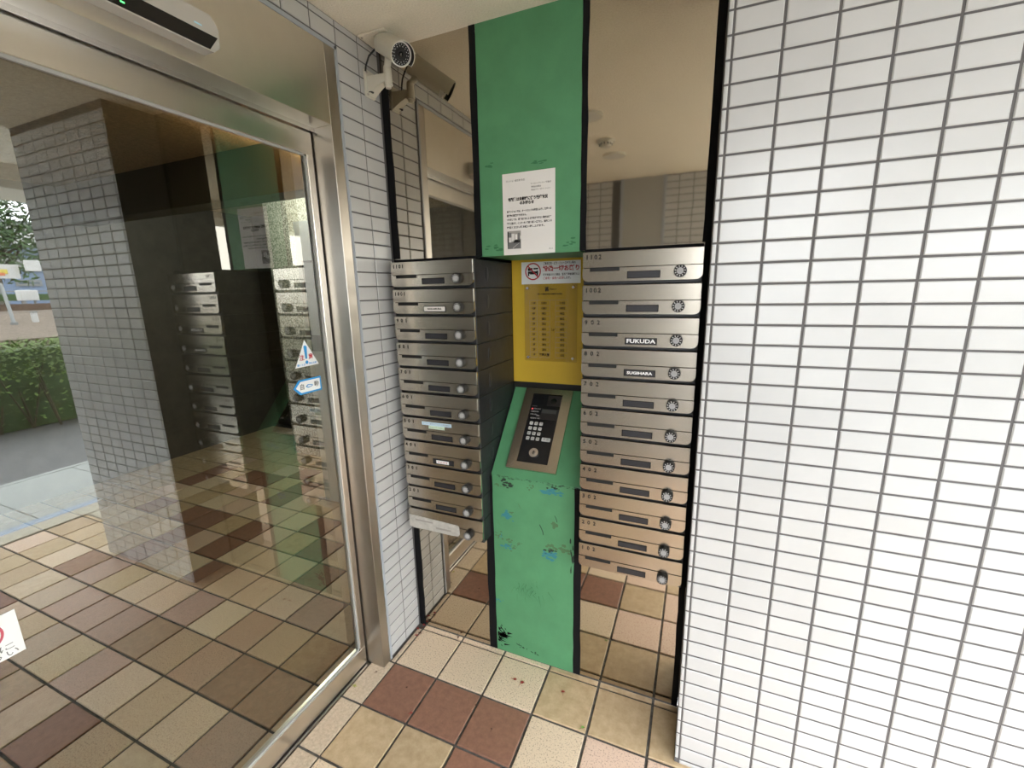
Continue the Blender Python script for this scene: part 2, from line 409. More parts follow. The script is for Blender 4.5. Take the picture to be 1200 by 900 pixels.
strip(-1.136, -1.109, 1.640, H-0.075).build('sealing_tape', M['black_tape'], wbu)
strip(-0.034, -0.0125, 1.640, H).build('sealing_tape', M['black_tape'], wbu)
strip(-1.136, -1.109, 0.0, 0.53).build('sealing_tape', M['black_tape'], wbl)
strip(-0.034, -0.0125, 0.0, 0.53).build('sealing_tape', M['black_tape'], wbl)
for x0, x1 in ((-1.11, -0.76), (-0.375, -0.03)): MB().box(x0, x1, 0.175, YM-0.0005, 1.6255, 1.634).build('sealing_tape', M['black_tape'], wbu)
MB().box(-0.0275, -0.0122, 0.165, 0.47, 0.53, 1.64).build('sealing_tape', M['black_tape'], wr, label='black sealing strip beside the letterboxes')

col = thing('intercom_column', 'green painted steel column with a yellow recess between two letterbox stacks', 'column', (-0.575, YM, 0))
YG = YM-0.002
MB().box(-0.752, -0.399, YG, 0.475, 1.632, H).build('upper_panel', M['green'], col)
MB().box(-0.742, -0.408, YG, 0.24, 0.0, 0.808).build('lower_panel', M['green'], col)
MB().box(-0.752, -0.37, 0.475, 0.495, 1.128, 1.634).build('recess_panel', M['yellow'], col, label='yellow panel at the back of the recess')
SA = Vector((-0.575, 0.2085, 0.808)); SB = Vector((-0.575, 0.475, 1.102)); sd = (SB-SA).normalized(); sn = Vector((1, 0, 0)).cross(sd)
if sn.y > 0: sn = -sn
MB().poly([(-0.745, SA.y, SA.z), (-0.37, SA.y, SA.z), (-0.37, SB.y, SB.z), (-0.745, SB.y, SB.z)], tuple(-sn*0.02)).build('sloping_panel', M['green'], col)
MB().box(-0.752, -0.37, 0.476, 0.4765, 1.09, 1.13).build('gap_shadow_strip', M['black_matt'], col)
for x0, x1 in ((-0.777, -0.7525), (-0.3985, -0.380)):
    strip(x0, x1, 1.634, H).build('edge_tape', M['black_tape'], col, label='black edge tape')
strip(-0.775, -0.742, 0.0, 0.80).build('edge_tape', M['black_tape'], col, label='black edge tape')
strip(-0.408, -0.380, 0.0, 0.80).build('edge_tape', M['black_tape'], col, label='black edge tape')
def blob(cx, cz, w, h, n, rr, y=YG-0.0006, s=0.62):
    b = MB()
    for _ in range(n):
        x = cx+rr.gauss(0, w*.3); z = cz+rr.gauss(0, h*.3); k = rr.uniform(.4, 1)*s
        a = rr.uniform(0, 6.28)
        pts = [(x+math.cos(a+i*1.047)*w*k*.4*rr.uniform(.5, 1.2), y-rr.uniform(0, 0.0003), z+math.sin(a+i*1.047)*h*k*.4*rr.uniform(.5, 1.2)) for i in range(6)]
        b.flat(pts)
    return b
rr = random.Random(3)
for cx, cz, w, h, n, mm in ((-0.684, 0.642, .05, .03, 26, 'scuff_teal'), (-0.662, 0.656, .03, .016, 8, 'scuff_olive'), (-0.722, 0.546, .03, .022, 14, 'scuff_olive'), (-0.706, 0.546, .014, .02, 8, 'scuff_teal'),
        (-0.676, 0.532, .028, .02, 12, 'scuff_olive'), (-0.678, 0.500, .04, .022, 16, 'scuff_teal'), (-0.660, 0.503, .03, .018, 10, 'scuff_olive'), (-0.634, 0.525, .03, .014, 7, 'scuff_olive'),
        (-0.500, 0.540, .04, .03, 14, 'scuff_olive'), (-0.502, 0.508, .05, .03, 26, 'scuff_teal'), (-0.505, 0.524, .05, .022, 10, 'scuff_dark'),
        (-0.676, 0.772, .05, .03, 12, 'scuff_dark'), (-0.500, 0.772, .07, .018, 26, 'scuff_teal'), (-0.488, 0.790, .03, .018, 14, 'scuff_dark'),
        (-0.578, 0.778, .025, .018, 8, 'scuff_olive'), (-0.720, 0.764, .04, .014, 8, 'scuff_olive'), (-0.482, 0.640, .04, .035, 10, 'scuff_olive'),
        (-0.735, 0.243, .03, .018, 12, 'scuff_teal'), (-0.44, 0.54, .05, .03, 12, 'scuff_olive'), (-0.415, 0.53, .02, .09, 10, 'scuff_dark'),
        (-0.545, 1.915, .05, .012, 8, 'scuff_green'), (-0.715, 1.925, .05, .012, 6, 'scuff_green'), (-0.70, 1.655, .07, .02, 10, 'scuff_green'),
        (-0.43, 1.66, .05, .02, 8, 'scuff_green')):
    b = blob(cx, cz, w, h, n, rr); b.build('scuff_mark', M[mm], col, kind='stuff', recalc=False)
def stroke(pts, w, y=YG-0.0008):
    b = MB()
    for (xa, za), (xb, zb) in zip(pts[:-1], pts[1:]):
        d = Vector((xb-xa, zb-za)).normalized(); nn = Vector((-d.y, d.x))*w/2
        b.flat([(xa+nn.x, y, za+nn.y), (xb+nn.x, y, zb+nn.y), (xb-nn.x, y, zb-nn.y), (xa-nn.x, y, za-nn.y)])
    return b
stroke([(-0.545, 0.629), (-0.538, 0.616), (-0.532, 0.602), (-0.529, 0.588)], 0.003).build('scratch', M['scuff_dark'], col, recalc=False)
stroke([(-0.484, 0.678), (-0.478, 0.667), (-0.474, 0.652)], 0.0022).build('scratch', M['scuff_dark'], col, recalc=False)
stroke([(-0.632, 0.70), (-0.622, 0.682)], 0.0018).build('scratch', M['scuff_olive'], col, recalc=False)
gs = MB(); rg2 = random.Random(8)
for k in range(34):
    a = rg2.uniform(-.9, .9)-1.57; x = -0.60+rg2.gauss(0, .035); z = 0.33+rg2.gauss(0, .02); l = rg2.uniform(.015, .06); w = rg2.uniform(.0006, .0018)
    gs.flat([(x-w, YG-0.0007, z), (x+l*math.cos(a), YG-0.0007, z+l*math.sin(a)), (x+w, YG-0.0007, z)])
gs.build('scuff_mark', M['scuff_green'], col, kind='stuff', recalc=False)
bl = MB()
for _ in range(46):
    x = -0.738+abs(rr.gauss(0, .022)); z = 0.075+rr.gauss(0, .022); l = rr.uniform(.006, .035); a = rr.uniform(-.9, .2)
    w = rr.uniform(.002, .007)
    bl.flat([(x, YG-0.001, z-w), (x+l*math.cos(a), YG-0.001, z+l*math.sin(a)), (x, YG-0.001, z+w)])
for _ in range(22):
    x = rr.uniform(-0.66, -0.55); z = 0.045+(-0.62-x)*0.22+rr.gauss(0, .004); l = rr.uniform(.003, .014)
    bl.flat([(x, YG-0.001, z), (x+l, YG-0.001, z-l*.4), (x+l*.4, YG-0.001, z+.002)])
bl.build('paint_splash', M['black_tape'], col, kind='stuff', label='ragged black paint at the foot of the column', recalc=False)
bd = MB()     # dirt along the bend
for _ in range(60):
    x = rr.uniform(-0.73, -0.40); z = 0.802+rr.gauss(0, .003); l = rr.uniform(.003, .02)
    bd.flat([(x, YG-0.0009, z), (x+l, YG-0.0009, z+rr.uniform(-.001, .001)), (x+l*.5, YG-0.0009, z+rr.uniform(.001, .003))])
bd.build('scuff_mark', M['scuff_dark'], col, kind='stuff', recalc=False)

# ------------------------------------------------------------------ notice sheet on the green column
YP = YG-0.0015
ns = thing('notice_sheet', 'white printed notice sheet with a small photo, taped on the upper green panel', 'notice', (-0.575, YG, 1.632))
bp_ = MB(); X0, X1, Z0n, Z1n = -0.6675, -0.4822, 1.632, 1.8925
bp_.poly([(X0, YP, Z0n), (X1, YP-0.001, Z0n+0.001), (X1, YP, Z1n), (X0, YP, Z1n)], (0, 0.0008, 0)).build('paper', M['paper'], ns)
YI = YP-0.0016
def nl(body, size, x, z, width=None, al='LEFT', bold=0.0, m='ink'):
    letter(body, size, (x, YI, z), R_Y, M[m], ns, width=width, align=al, bold=bold)
nl('マンション居住者 各位', .0068, -0.654, 1.868, .067)
nl('ウィルビューグランドパーク管理組合', .0060, -0.566, 1.853, .070)
nl('管理組合理事会', .0060, -0.564, 1.843, .034)
nl('株式会社ライフ・サポート・パートナー', .0060, -0.564, 1.834, .066)
nl('宅配物は未解錠に伴う配達状況', .0118, -0.577, 1.8095, .140, 'CENTER', 0.0005)
nl('のお知らせ', .0118, -0.580, 1.7965, .050, 'CENTER', 0.0005)
for k, (tx, wd) in enumerate((('当マンションでは、オートロックの設定により、各戸への', .158), ('配達物の配達ができません。', .072), ('つきましては、居住者さまによる対応ができない場合は必ず', .158),
        ('管理人室まで、インターホンで居住者様へ連絡をし、指示による', .160), ('対応ください様お願い申し上げます。', .134))):
    nl(tx, .0076, -0.653, 1.772-0.0127*k, wd, bold=.00022)
nl('以 上', .0062, -0.496, 1.647, .013, 'CENTER')
ph = thing_ph = MB().flat([(-0.652, YI, 1.652), (-0.603, YI, 1.652), (-0.603, YI, 1.710), (-0.652, YI, 1.710)]).build('photo_print', M['ink_midgrey'], ns, recalc=False)
def pq(x0, x1, z0, z1, m, dz=0.0, k=1):
    MB().flat([(x0, YI-0.0001*k, z0), (x1, YI-0.0001*k, z0+dz), (x1, YI-0.0001*k, z1), (x0, YI-0.0001*k, z1)]).build('photo_patch', M[m], ph, recalc=False)
pq(-0.652, -0.648, 1.662, 1.708, 'ink'); pq(-0.648, -0.637, 1.69, 1.705, 'ink_grey'); pq(-0.647, -0.638, 1.674, 1.689, 'ink_lightgrey')
pq(-0.637, -0.626, 1.677, 1.701, 'ink_lightgrey'); pq(-0.623, -0.616, 1.682, 1.699, 'paper'); pq(-0.614, -0.606, 1.675, 1.703, 'ink_grey')
pq(-0.652, -0.603, 1.652, 1.673, 'ink_grey'); pq(-0.630, -0.605, 1.671, 1.681, 'ink'); pq(-0.6055, -0.603, 1.684, 1.694, 'paper')
MB().flat([(-0.634, YI-0.0003, 1.654), (-0.632, YI-0.0003, 1.654), (-0.608, YI-0.0003, 1.671), (-0.609, YI-0.0003, 1.671)]).build('photo_patch', M['paper'], ph, recalc=False)

# ------------------------------------------------------------------ no-flyers sticker on the yellow panel
YS = 0.4735
st = thing('flyer_sticker', 'white sticker refusing flyers with a red crossed circle, on the yellow panel', 'sticker', (-0.586, 0.475, 1.535))
MB().box(-0.7090, -0.4630, YS, YS+0.001, 1.5355, 1.6225).build('sheet', M['sticker_white'], st)
YT = YS-0.0006
def ring(cx, cz, ra, rb, y, n=32):
    b = MB()
    for i in range(n):
        a0, a1 = 2*math.pi*i/n, 2*math.pi*(i+1)/n
        b.flat([(cx+ra*math.cos(a0), y, cz+ra*math.sin(a0)), (cx+rb*math.cos(a0), y, cz+rb*math.sin(a0)), (cx+rb*math.cos(a1), y, cz+rb*math.sin(a1)), (cx+ra*math.cos(a1), y, cz+ra*math.sin(a1))])
    return b
cxs, czs = -0.6590, 1.5850
b = MB()
for x0, x1, z0, z1 in ((-.022, -.002, .003, .014), (.002, .022, .008, .014), (-.022, .022, -.008, .001), (-.022, -.016, -.017, -.008), (-.013, .012, -.011, -.006), (.015, .022, -.016, .003)):
    b.flat([(cxs+x0, YT, czs+z0), (cxs+x1, YT, czs+z0), (cxs+x1, YT, czs+z1), (cxs+x0, YT, czs+z1)])
b.build('pictogram', M['ink'], st, recalc=False)
b = ring(cxs, czs, .0290, .0338, YT-0.0002)
q = .7071
b.flat([(cxs-.0295*q-.0018, YT-.0002, czs+.0295*q-.0018), (cxs-.0295*q+.0018, YT-.0002, czs+.0295*q+.0018), (cxs+.0295*q+.0018, YT-.0002, czs-.0295*q+.0018), (cxs+.0295*q-.0018, YT-.0002, czs-.0295*q-.0018)])
b.build('prohibition_mark', M['red'], st, recalc=False)
letter('ご無用広告・ビラ・ニュースチラシ等の', .0118, (-0.616, YT, 1.6135), R_Y, M['ink'], st, width=.132, bold=.0002)
letter('投函一切お断り', .0215, (-0.617, YT, 1.5935), R_Y, M['red'], st, width=.149, bold=.0008)
letter('不法投函された場合、警察管理者通報の上', .0098, (-0.617, YT, 1.5705), R_Y, M['ink'], st, width=.150, bold=.0002)
letter('ご自宅・会社へ返却', .0108, (-0.617, YT, 1.5570), R_Y, M['red'], st, width=.085, bold=.0002)
letter('します。', .0108, (-0.530, YT, 1.5570), R_Y, M['ink'], st, width=.026, bold=.0002)

# ------------------------------------------------------------------ directory plate
dp = thing('directory_plate', 'clear acrylic room directory plate screwed on the yellow panel under the sticker', 'sign', (-0.584, 0.475, 1.222))
YA = 0.4665
MB().box(-0.6960, -0.4735, YA, YA+0.005, 1.222, 1.536, 0.0015).build('acrylic_sheet', M['acrylic'], dp)
for x in (-0.680, -0.489):
    for z in (1.520, 1.238): MB().cyl((x, YA+0.006, z), (x, YA-0.006, z), .0062, .0052, 12).build('screw', M['steel_bright'], dp, smooth=False)
YL = YA-0.0006
letter('苔', .018, (-0.607, YL, 1.5135), R_Y, M['ink'], dp, name='emblem', bold=.0007)
letter('アロット', .0085, (-0.588, YL, 1.5135), R_Y, M['ink'], dp, width=.030, bold=.0003)
letter('NO. 4 SEASONS SAMPO PLAZA', .0075, (-0.638, YL, 1.4955), R_Y, M['ink'], dp, width=.104, bold=.0003)
rows = [('11F', '1101', '1102'), ('10F', '1001', '1002')] + [('%dF' % k, '%d01' % k, '%d02' % k) for k in range(9, 1, -1)] + [('1F', '管理人室', '102')]
lines = MB()
def hl(x0, x1, z): lines.flat([(x0, YL, z-.0004), (x1, YL, z-.0004), (x1, YL, z+.0004), (x0, YL, z+.0004)])
for k, (a, b_, c_) in enumerate(rows):
    z = 1.4595-0.0211*k
    letter(a, .0115, (-0.655, YL, z), R_Y, M['ink'], dp, align='CENTER', bold=.0003)
    letter(b_, .0125, (-0.6105, YL, z), R_Y, M['ink'], dp, align='CENTER', bold=.0003, width=(.044 if k == 10 else None))
    letter(c_, .0125, (-0.534, YL, z), R_Y, M['ink'], dp, align='CENTER', bold=.0003)
    hl(-.672, -.640, z-.0105); hl(-.632, -.586, z-.0105); hl(-.562, -.512, z-.0105)
hl(-.672, -.512, 1.471)
for x in (-.672, -.640, -.586, -.562): lines.flat([(x-.0003, YL, 1.239), (x+.0003, YL, 1.239), (x+.0003, YL, 1.471), (x-.0003, YL, 1.471)])
lines.build('table_lines', M['ink_midgrey'], dp, recalc=False)
stroke([(-.580, 1.361), (-.577, 1.349), (-.572, 1.352), (-.571, 1.357), (-.571, 1.349), (-.563, 1.358)], .0012, YL).build('check_mark', M['ink'], dp, recalc=False)

# ------------------------------------------------------------------ intercom panel on the slope
def S(x, s, h=0.0): return Vector((x, SA.y, SA.z)) + sd*s + sn*h
R_S = Matrix(((1, 0, 0), tuple(0 for _ in range(3)), (0, 0, 0)))
R_S = Matrix((Vector((1, 0, 0)), sd, sn)).transposed()
def sbox(x0, x1, s0, s1, h0, h1, bev=0):
    b = MB().box(x0, x1, s0, s1, h0, h1, bev)
    mt = R_S.to_4x4(); mt.translation = Vector((0, SA.y, SA.z)); return b.xform(mt)
ip = thing('intercom_panel', 'slanted entrance intercom with keypad and key switch in a steel frame', 'intercom', tuple(S(-0.586, 0.03)))
fx0, fx1, fs0, fs1 = -0.688, -0.485, 0.033, 0.391
bx0, bx1, bs0, bs1 = -0.650, -0.524, 0.062, 0.366
fr = MB()
for a in ((fx0, bx0, fs0, fs1), (bx1, fx1, fs0, fs1), (bx0, bx1, fs0, bs0), (bx0, bx1, bs1, fs1)):
    g = MB().box(a[0], a[1], a[2], a[3], 0.0, 0.012)
    me_ = bpy.data.meshes.new('t'); g.bm.to_mesh(me_); fr.bm.from_mesh(me_); g.bm.free(); bpy.data.meshes.remove(me_)
mt = R_S.to_4x4(); mt.translation = Vector((0, SA.y, SA.z)); fr.xform(mt).build('frame', M['steel_box'], ip)
sbox(bx0, bx1, bs0, bs1, 0.0, 0.007).build('faceplate', M['panel_black'], ip)
hp = 0.0075
sbox(-0.583, -0.527, 0.315, 0.362, 0.007, hp+.001).build('camera_window', M['panel_dark'], ip)
mc = MB(); mc.cyl(S(-0.5575, 0.337, hp+.0005), S(-0.5575, 0.337, hp+.0025), .0135, .0125, 20).build('camera_lens', M['lens'], ip)
sbox(-0.600, -0.527, 0.252, 0.300, 0.007, hp+.0006).build('display_bezel', M['panel_dark'], ip)
sbox(-0.597, -0.536, 0.280, 0.296, 0.007, hp+.0012).build('display', M['lcd'], ip)
sbox(-0.644, -0.638, 0.293, 0.299, 0.007, hp+.0012).build('indicator_lamp', M['led_red'], ip)
for tx, x, s, w in (('呼出し方法', -0.634, 0.297, .028), ('①部屋番号を押す', -0.645, 0.284, .034), ('②呼出を押す', -0.645, 0.271, .030), ('(取消)', -0.618, 0.266, .014), ('暗証番号で開錠', -0.640, 0.254, .044)):
    letter(tx, .0062, tuple(S(x, s, hp)), R_S, M['ink_lightgrey'], ip, width=w)
letter('カメラ', .005, tuple(S(-0.645, 0.309, hp)), R_S, M['ink_midgrey'], ip, width=.02)
keys = ['1', '2', '3', '4', '5', '6', '7', '8', '9', '取消', '0', '#']
for k, tx in enumerate(keys):
    x = -0.6295+0.0209*(k % 3); s = 0.2305-0.0221*(k//3)
    kb = sbox(x-.0072, x+.0072, s-.0070, s+.0070, 0.007, 0.0105, 0.002).build('key', M['key'], ip)
    letter(tx, .0095 if len(tx) == 1 else .006, tuple(S(x, s, .0109)), R_S, M['ink'], kb, align='CENTER')
kb = sbox(-0.571, -0.535, 0.157, 0.173, 0.007, 0.0105, 0.002).build('call_key', M['key'], ip)
letter('呼 出', .010, tuple(S(-0.553, 0.165, .0109)), R_S, M['ink'], kb, align='CENTER')
ks = MB().cyl(S(-0.589, 0.105, .007), S(-0.589, 0.105, .014), .0205, .0185, 24).build('key_switch', M['steel_bright'], ip)
MB().cyl(S(-0.589, 0.105, .014), S(-0.589, 0.105, .016), .0085, .0080, 16).build('lock_cylinder', M['steel_soft'], ks)
sbox(-0.5903, -0.5877, 0.0975, 0.1125, .0155, .0166).build('keyhole', M['black_matt'], ks)

# ------------------------------------------------------------------ letterboxes
BW, PH, BZ = 0.342, 0.0984, 0.540
YB = 0.130
def front_pts(x0, x1, z0, z1, r, n=5):
    p = [(x0, z1), (x0, z0+r)]
    p += [(x0+r-r*math.cos(a*math.pi/2/n), z0+r-r*math.sin(a*math.pi/2/n)) for a in range(1, n)]
    p += [(x0+r, z0), (x1-r, z0)]
    p += [(x1-r+r*math.sin(a*math.pi/2/n), z0+r-r*math.cos(a*math.pi/2/n)) for a in range(1, n)]
    p += [(x1, z0+r), (x1, z1)]
    return p
def make_box():
    t = thing('letterbox', 'x', 'letterbox', (0, 0.30, 0))
    h = BW/2; top = PH-0.001; bot = PH-0.0885; cr = top-0.047
    b = MB().box(-h, h, YB+0.012, 0.472, 0.0004, PH-0.0004, 0.002)
    b.build('body', M['black_plastic'], t)
    for yy in (0.24, ):
        for hx in (-h, h): MB().ball((hx, yy, PH*.5), 1, 12, (.0016, .012, .026)).build('dimple', M['plate_dark'], t, smooth=True)
    MB().box(-h, h, YB, YB+0.010, cr+0.0008, top, 0.0008).build('flap', M['steel_box'], t)
    MB().poly([(x, YB-0.001, z) for x, z in front_pts(-h, h, bot, cr-0.0008, 0.017)], (0, 0.011, 0)).build('front_panel', M['steel_box'], t)
    MB().box(-h+.023, -h+.112, YB-0.0018, YB+0.004, cr-0.0105, cr+0.0006).build('slot', M['black_matt'], t)
    pl = MB().box(-h+.135, -h+.229, YB-0.0028, YB+0.004, cr-0.0335, cr-0.0125, 0.0008).build('name_plate', M['black_matt'], t)
    MB().box(-h+.138, -h+.226, YB-0.0034, YB-0.001, cr-0.031, cr-0.015).build('card', M['plate_dark'], pl)
    cx = -h+.283; cz = cr-0.0165
    d = MB().cyl((cx, YB, cz), (cx, YB-0.017, cz), .0178, .0170, 24).build('dial', M['black_matt'], t)
    MB().cyl((cx, YB-0.0165, cz), (cx, YB-0.0185, cz), .0094, .0090, 20).build('dial_cap', M['dial_grey'], d)
    k = MB()
    for i in range(11):
        a = i*math.pi*2/11+.1; c, s = math.cos(a), math.sin(a); w = .0011
        k.flat([(cx+c*.0112-s*w, YB-0.0174, cz+s*.0112+c*w), (cx+c*.0150-s*w*.8, YB-0.0174, cz+s*.0150+c*w*.8), (cx+c*.0150+s*w*.8, YB-0.0174, cz+s*.0150-c*w*.8), (cx+c*.0112+s*w, YB-0.0174, cz+s*.0112-c*w)])
    k.build('dial_scale', M['dial_mark'], d, recalc=False)
    return t, cr
proto, CR = make_box()
def copy_tree(o, parent=None):
    c = o.copy(); C.objects.link(c); c.parent = parent
    for ch in list(o.children): copy_tree(ch, c)
    return c
def child(o, n):
    for ch in o.children:
        if ch.name.split('.')[0] == n: return ch
    return None
def number(t, txt, m='ink'):
    w = wloc(t); n = len(txt); p = 0.0132 if n == 4 else 0.0195
    for i, chh in enumerate(txt):
        letter(chh, .0185, (w.x-BW/2+.009+p*i, YB-0.0006, w.z+PH-0.0165), R_Y, M[m], t, name='numeral', bold=.00035)
def plate_text(t, txt, m, size, w_):
    w = wloc(t); pl = child(t, 'name_plate')
    letter(txt, size, (w.x-BW/2+.182, YB-0.0039, w.z+CR-0.023), R_Y, M[m], pl, align='CENTER', width=w_, bold=.0004)
floors = [11, 10, 9, 8, 7, 6, 5, 4, 3, 2, 1]
special_l = {10: ', white name card', 5: ', blue and green strips', 4: ', pinkish name card'}
special_r = {9: ', bold white letters', 8: ', small white letters'}
for side in ('l', 'r'):
    xc = -0.923 if side == 'l' else -0.199
    for k, f in enumerate(floors):
        t = proto if (side == 'l' and k == 0) else copy_tree(proto)
        t.location = (xc, 0.30, BZ+PH*(10-k))
    # numbers are added after all copies exist (below)
ORD = ['topmost', 'second from the top', 'third from the top', 'fourth from the top', 'fifth from the top', 'sixth from the top', 'fifth from the bottom', 'fourth from the bottom', 'third from the bottom', 'second from the bottom', 'lowest']
boxes = [o for o in C.objects if o.name.split('.')[0] == 'letterbox' and o.type == 'EMPTY']
for t in boxes:
    left = t.location.x < -0.5; f = int(round(11-(t.location.z-BZ)/PH+1e-6)) if False else int(round((t.location.z-BZ)/PH))+1
    no = '%d0%d' % (f, 1 if left else 2)
    t['group'] = 'stainless letterboxes in the left stack' if left else 'stainless letterboxes in the right stack'
    col_n = 'left' if left else 'right'
    if left and f == 1:
        t['label'] = 'unnumbered stainless letterbox with old whitish tape, lowest of the left stack'
        for n in ('slot', 'name_plate'):
            c = child(t, n)
            for g in list(c.children): bpy.data.objects.remove(g)
            bpy.data.objects.remove(c)
        w = wloc(t); h = BW/2
        MB().poly([(w.x-h+.001, YB-0.0018, w.z+PH-.030), (w.x-h+.001, YB-0.0018, w.z+.016), (w.x-h+.02, YB-0.0018, w.z+.0115), (w.x-h+.20, YB-0.0018, w.z+.0115), (w.x-h+.232, YB-0.0018, w.z+.014), (w.x-h+.240, YB-0.0018, w.z+.024), (w.x-h+.238, YB-0.0018, w.z+.056), (w.x-h+.228, YB-0.0018, w.z+.061)], (0, .0012, 0)).build('tape_patch', M['tape_clear'], t, label='old whitish tape stuck over the slot and name plate')
        MB().box(w.x-h+.03, w.x-h+.115, YB-0.0022, YB-0.0015, w.z+.046, w.z+.053).build('faded_print', M['ink_midgrey'], t)
        MB().box(w.x-h+.13, w.x-h+.20, YB-0.0022, YB-0.0015, w.z+.026, w.z+.034).build('faded_print', M['ink_midgrey'], t)
        continue
    number(t, no)
    t['label'] = 'stainless letterbox marked %s, %s of the %s stack%s' % (no, ORD[11-f], col_n, (special_l if left else special_r).get(f, ''))
    w = wloc(t); h = BW/2
    if left and f == 10:
        child(child(t, 'name_plate'), 'card').data = child(child(t, 'name_plate'), 'card').data.copy(); child(child(t, 'name_plate'), 'card').data.materials[0] = M['paper']
        plate_text(t, 'NAKAMURA', 'ink', .009, .060)
    if left and f == 4:
        cd = child(child(t, 'name_plate'), 'card')
        MB().box(w.x-h+.152, w.x-h+.208, YB-0.0040, YB-0.0030, w.z+CR-.030, w.z+CR-.017).build('inner_card', M['sticker_white'], child(t, 'name_plate'))
        letter('N.M', .008, (w.x-h+.180, YB-0.0046, w.z+CR-.0235), R_Y, M['red_pale'], child(t, 'name_plate'), align='CENTER', width=.04)
    if left and f == 5:
        s1 = MB().box(w.x-h+.094, w.x-h+.226, YB-0.0012, YB, w.z+PH-.0245, w.z+PH-.0115).build('label_strip', M['pale_blue'], t, label='pale blue label strip')
        letter('チラシ・ダイレクトメール投函禁止', .008, (w.x-h+.160, YB-0.0016, w.z+PH-.018), R_Y, M['ink_grey'], s1, align='CENTER', width=.118)
        s2 = MB().box(w.x-h+.124, w.x-h+.195, YB-0.0012, YB, w.z+PH-.0375, w.z+PH-.0255).build('label_strip', M['pale_green'], t, label='pale green label strip')
        letter('しないで 下さい', .008, (w.x-h+.160, YB-0.0016, w.z+PH-.0315), R_Y, M['ink_grey'], s2, align='CENTER', width=.056)
    if not left and f == 9: plate_text(t, 'FUKUDA', 'dial_mark', .0165, .084)
    if not left and f == 8: plate_text(t, 'SUGIHARA', 'dial_mark', .012, .076)

# ------------------------------------------------------------------ glass door, frame and transom
d1 = thing('door_1', None, None, (XD, -0.56, 0), kind='structure')
def door_leaf(root, y0, y1, stile=0.026):
    MB().box(XD-0.030, XD, y0, y1, 0.008, 0.086, 0.0015).build('bottom_rail', M['steel'], root)
    MB().box(XD-0.030, XD, y0, y1, 1.952, 2.028, 0.0015).build('top_rail', M['steel'], root)
    for a, b_ in ((y1-stile, y1), (y0, y0+stile)): MB().box(XD-0.030, XD, a, b_, 0.086, 1.952, 0.0015).build('stile', M['steel'], root)
    bd = MB()
    g = 0.007
    for a in ((y0+stile, y1-stile, 0.086, 0.086+g), (y0+stile, y1-stile, 1.952-g, 1.952)): bd.box(XD-0.010, XD-0.003, *a)
    for a in ((y0+stile, y0+stile+g), (y1-stile-g, y1-stile)): bd.box(XD-0.010, XD-0.003, a[0], a[1], 0.086, 1.952)
    bd.build('glazing_bead', M['grey_panel'], root)
    MB().box(XD-0.018, XD-0.011, y0+stile, y1-stile, 0.086, 1.952).build('glass_pane', M['glass'], root)
door_leaf(d1, -1.06, -0.0635)
MB().box(XD-0.030, XD-0.006, -0.0635, -0.0581, 0.0, 2.034).build('gap_shade', M['black_matt'], d1)  # black strip standing in for the shaded gap between stile and jamb
MB().box(XD-0.024, XD-0.010, -1.06, -0.0635, 0.0, 0.008).build('gap_shade', M['black_matt'], d1)  # shade under the bottom rail, put in as a black strip
d2 = thing('door_2', None, None, (XD, -1.56, 0), kind='structure')
door_leaf(d2, -2.06, -1.064)
fr_ = MB().box(-1.25, -1.1346, -0.0580, -0.0150, 0.0, 2.262, 0.0012).build('trim_2', M['steel_soft'], None, kind='structure')
MB().box(-1.25, -1.1346, YF, -2.062, 0.0, 2.262, 0.0012).build('trim_3', M['steel_soft'], None, kind='structure')
tr = MB().box(-1.25, -1.1346, -2.062, -0.0580, 2.034, 2.262, 0.0012).build('trim_4', M['steel'], None, kind='structure')
MB().box(-1.209, -1.205, -2.06, -0.0585, 2.022, 2.034).build('track_lip', M['steel_bright'], tr)
MB().box(XW-0.01, XW+0.004, -0.0150, -0.0045, 0.0, 2.272).build('trim_5', M['caulk'], None, kind='structure')
MB().box(XW-0.01, XW+0.004, YF, -0.0045, 2.262, 2.274).build('trim_6', M['caulk'], None, kind='structure')
MB().box(-1.213, -1.2055, -2.06, -0.062, -0.004, 0.003).build('trim_7', M['steel_bright'], None, kind='structure')

# stickers on the glass
XG = XD-0.0105
tg = thing('warning_sticker', 'white triangular sticker with a blue exclamation mark on the glass door', 'sticker', (XG, -0.177, 1.279))
MB().poly([(XG, -0.2245, 1.2785), (XG, -0.1275, 1.2795), (XG, -0.1765, 1.3660)], (.0008, 0, 0)).build('sheet', M['sticker_white'], tg)
XS = XG+0.0014
MB().poly([(XS, -.1730, 1.3470), (XS, -.1790, 1.3490), (XS, -.1840, 1.3455), (XS, -.1810, 1.3040), (XS, -.1740, 1.3040), (XS, -.1705, 1.3430)], (.0002, 0, 0)).build('exclamation_mark', M['blue'], tg)
MB().cyl((XS, -.1770, 1.2925), (XS+.0002, -.1770, 1.2925), .0062, .0062, 14).build('exclamation_dot', M['blue'], tg)
letter('注', .020, (XS, -.1955, 1.3085), R_X, M['red'], tg, align='CENTER', bold=.0005)
letter('意', .020, (XS, -.1585, 1.3085), R_X, M['red'], tg, align='CENTER', bold=.0005)
letter('開くとき', .0085, (XS, -.2000, 1.2855), R_X, M['blue'], tg, align='CENTER', width=.032, bold=.0002)
letter('閉まる時', .0085, (XS, -.1530, 1.2862), R_X, M['blue'], tg, align='CENTER', width=.032, bold=.0002)
ar = thing('arrow_sticker', 'blue bordered white arrow sticker below the triangular one on the glass door', 'sticker', (XG, -0.185, 1.19))
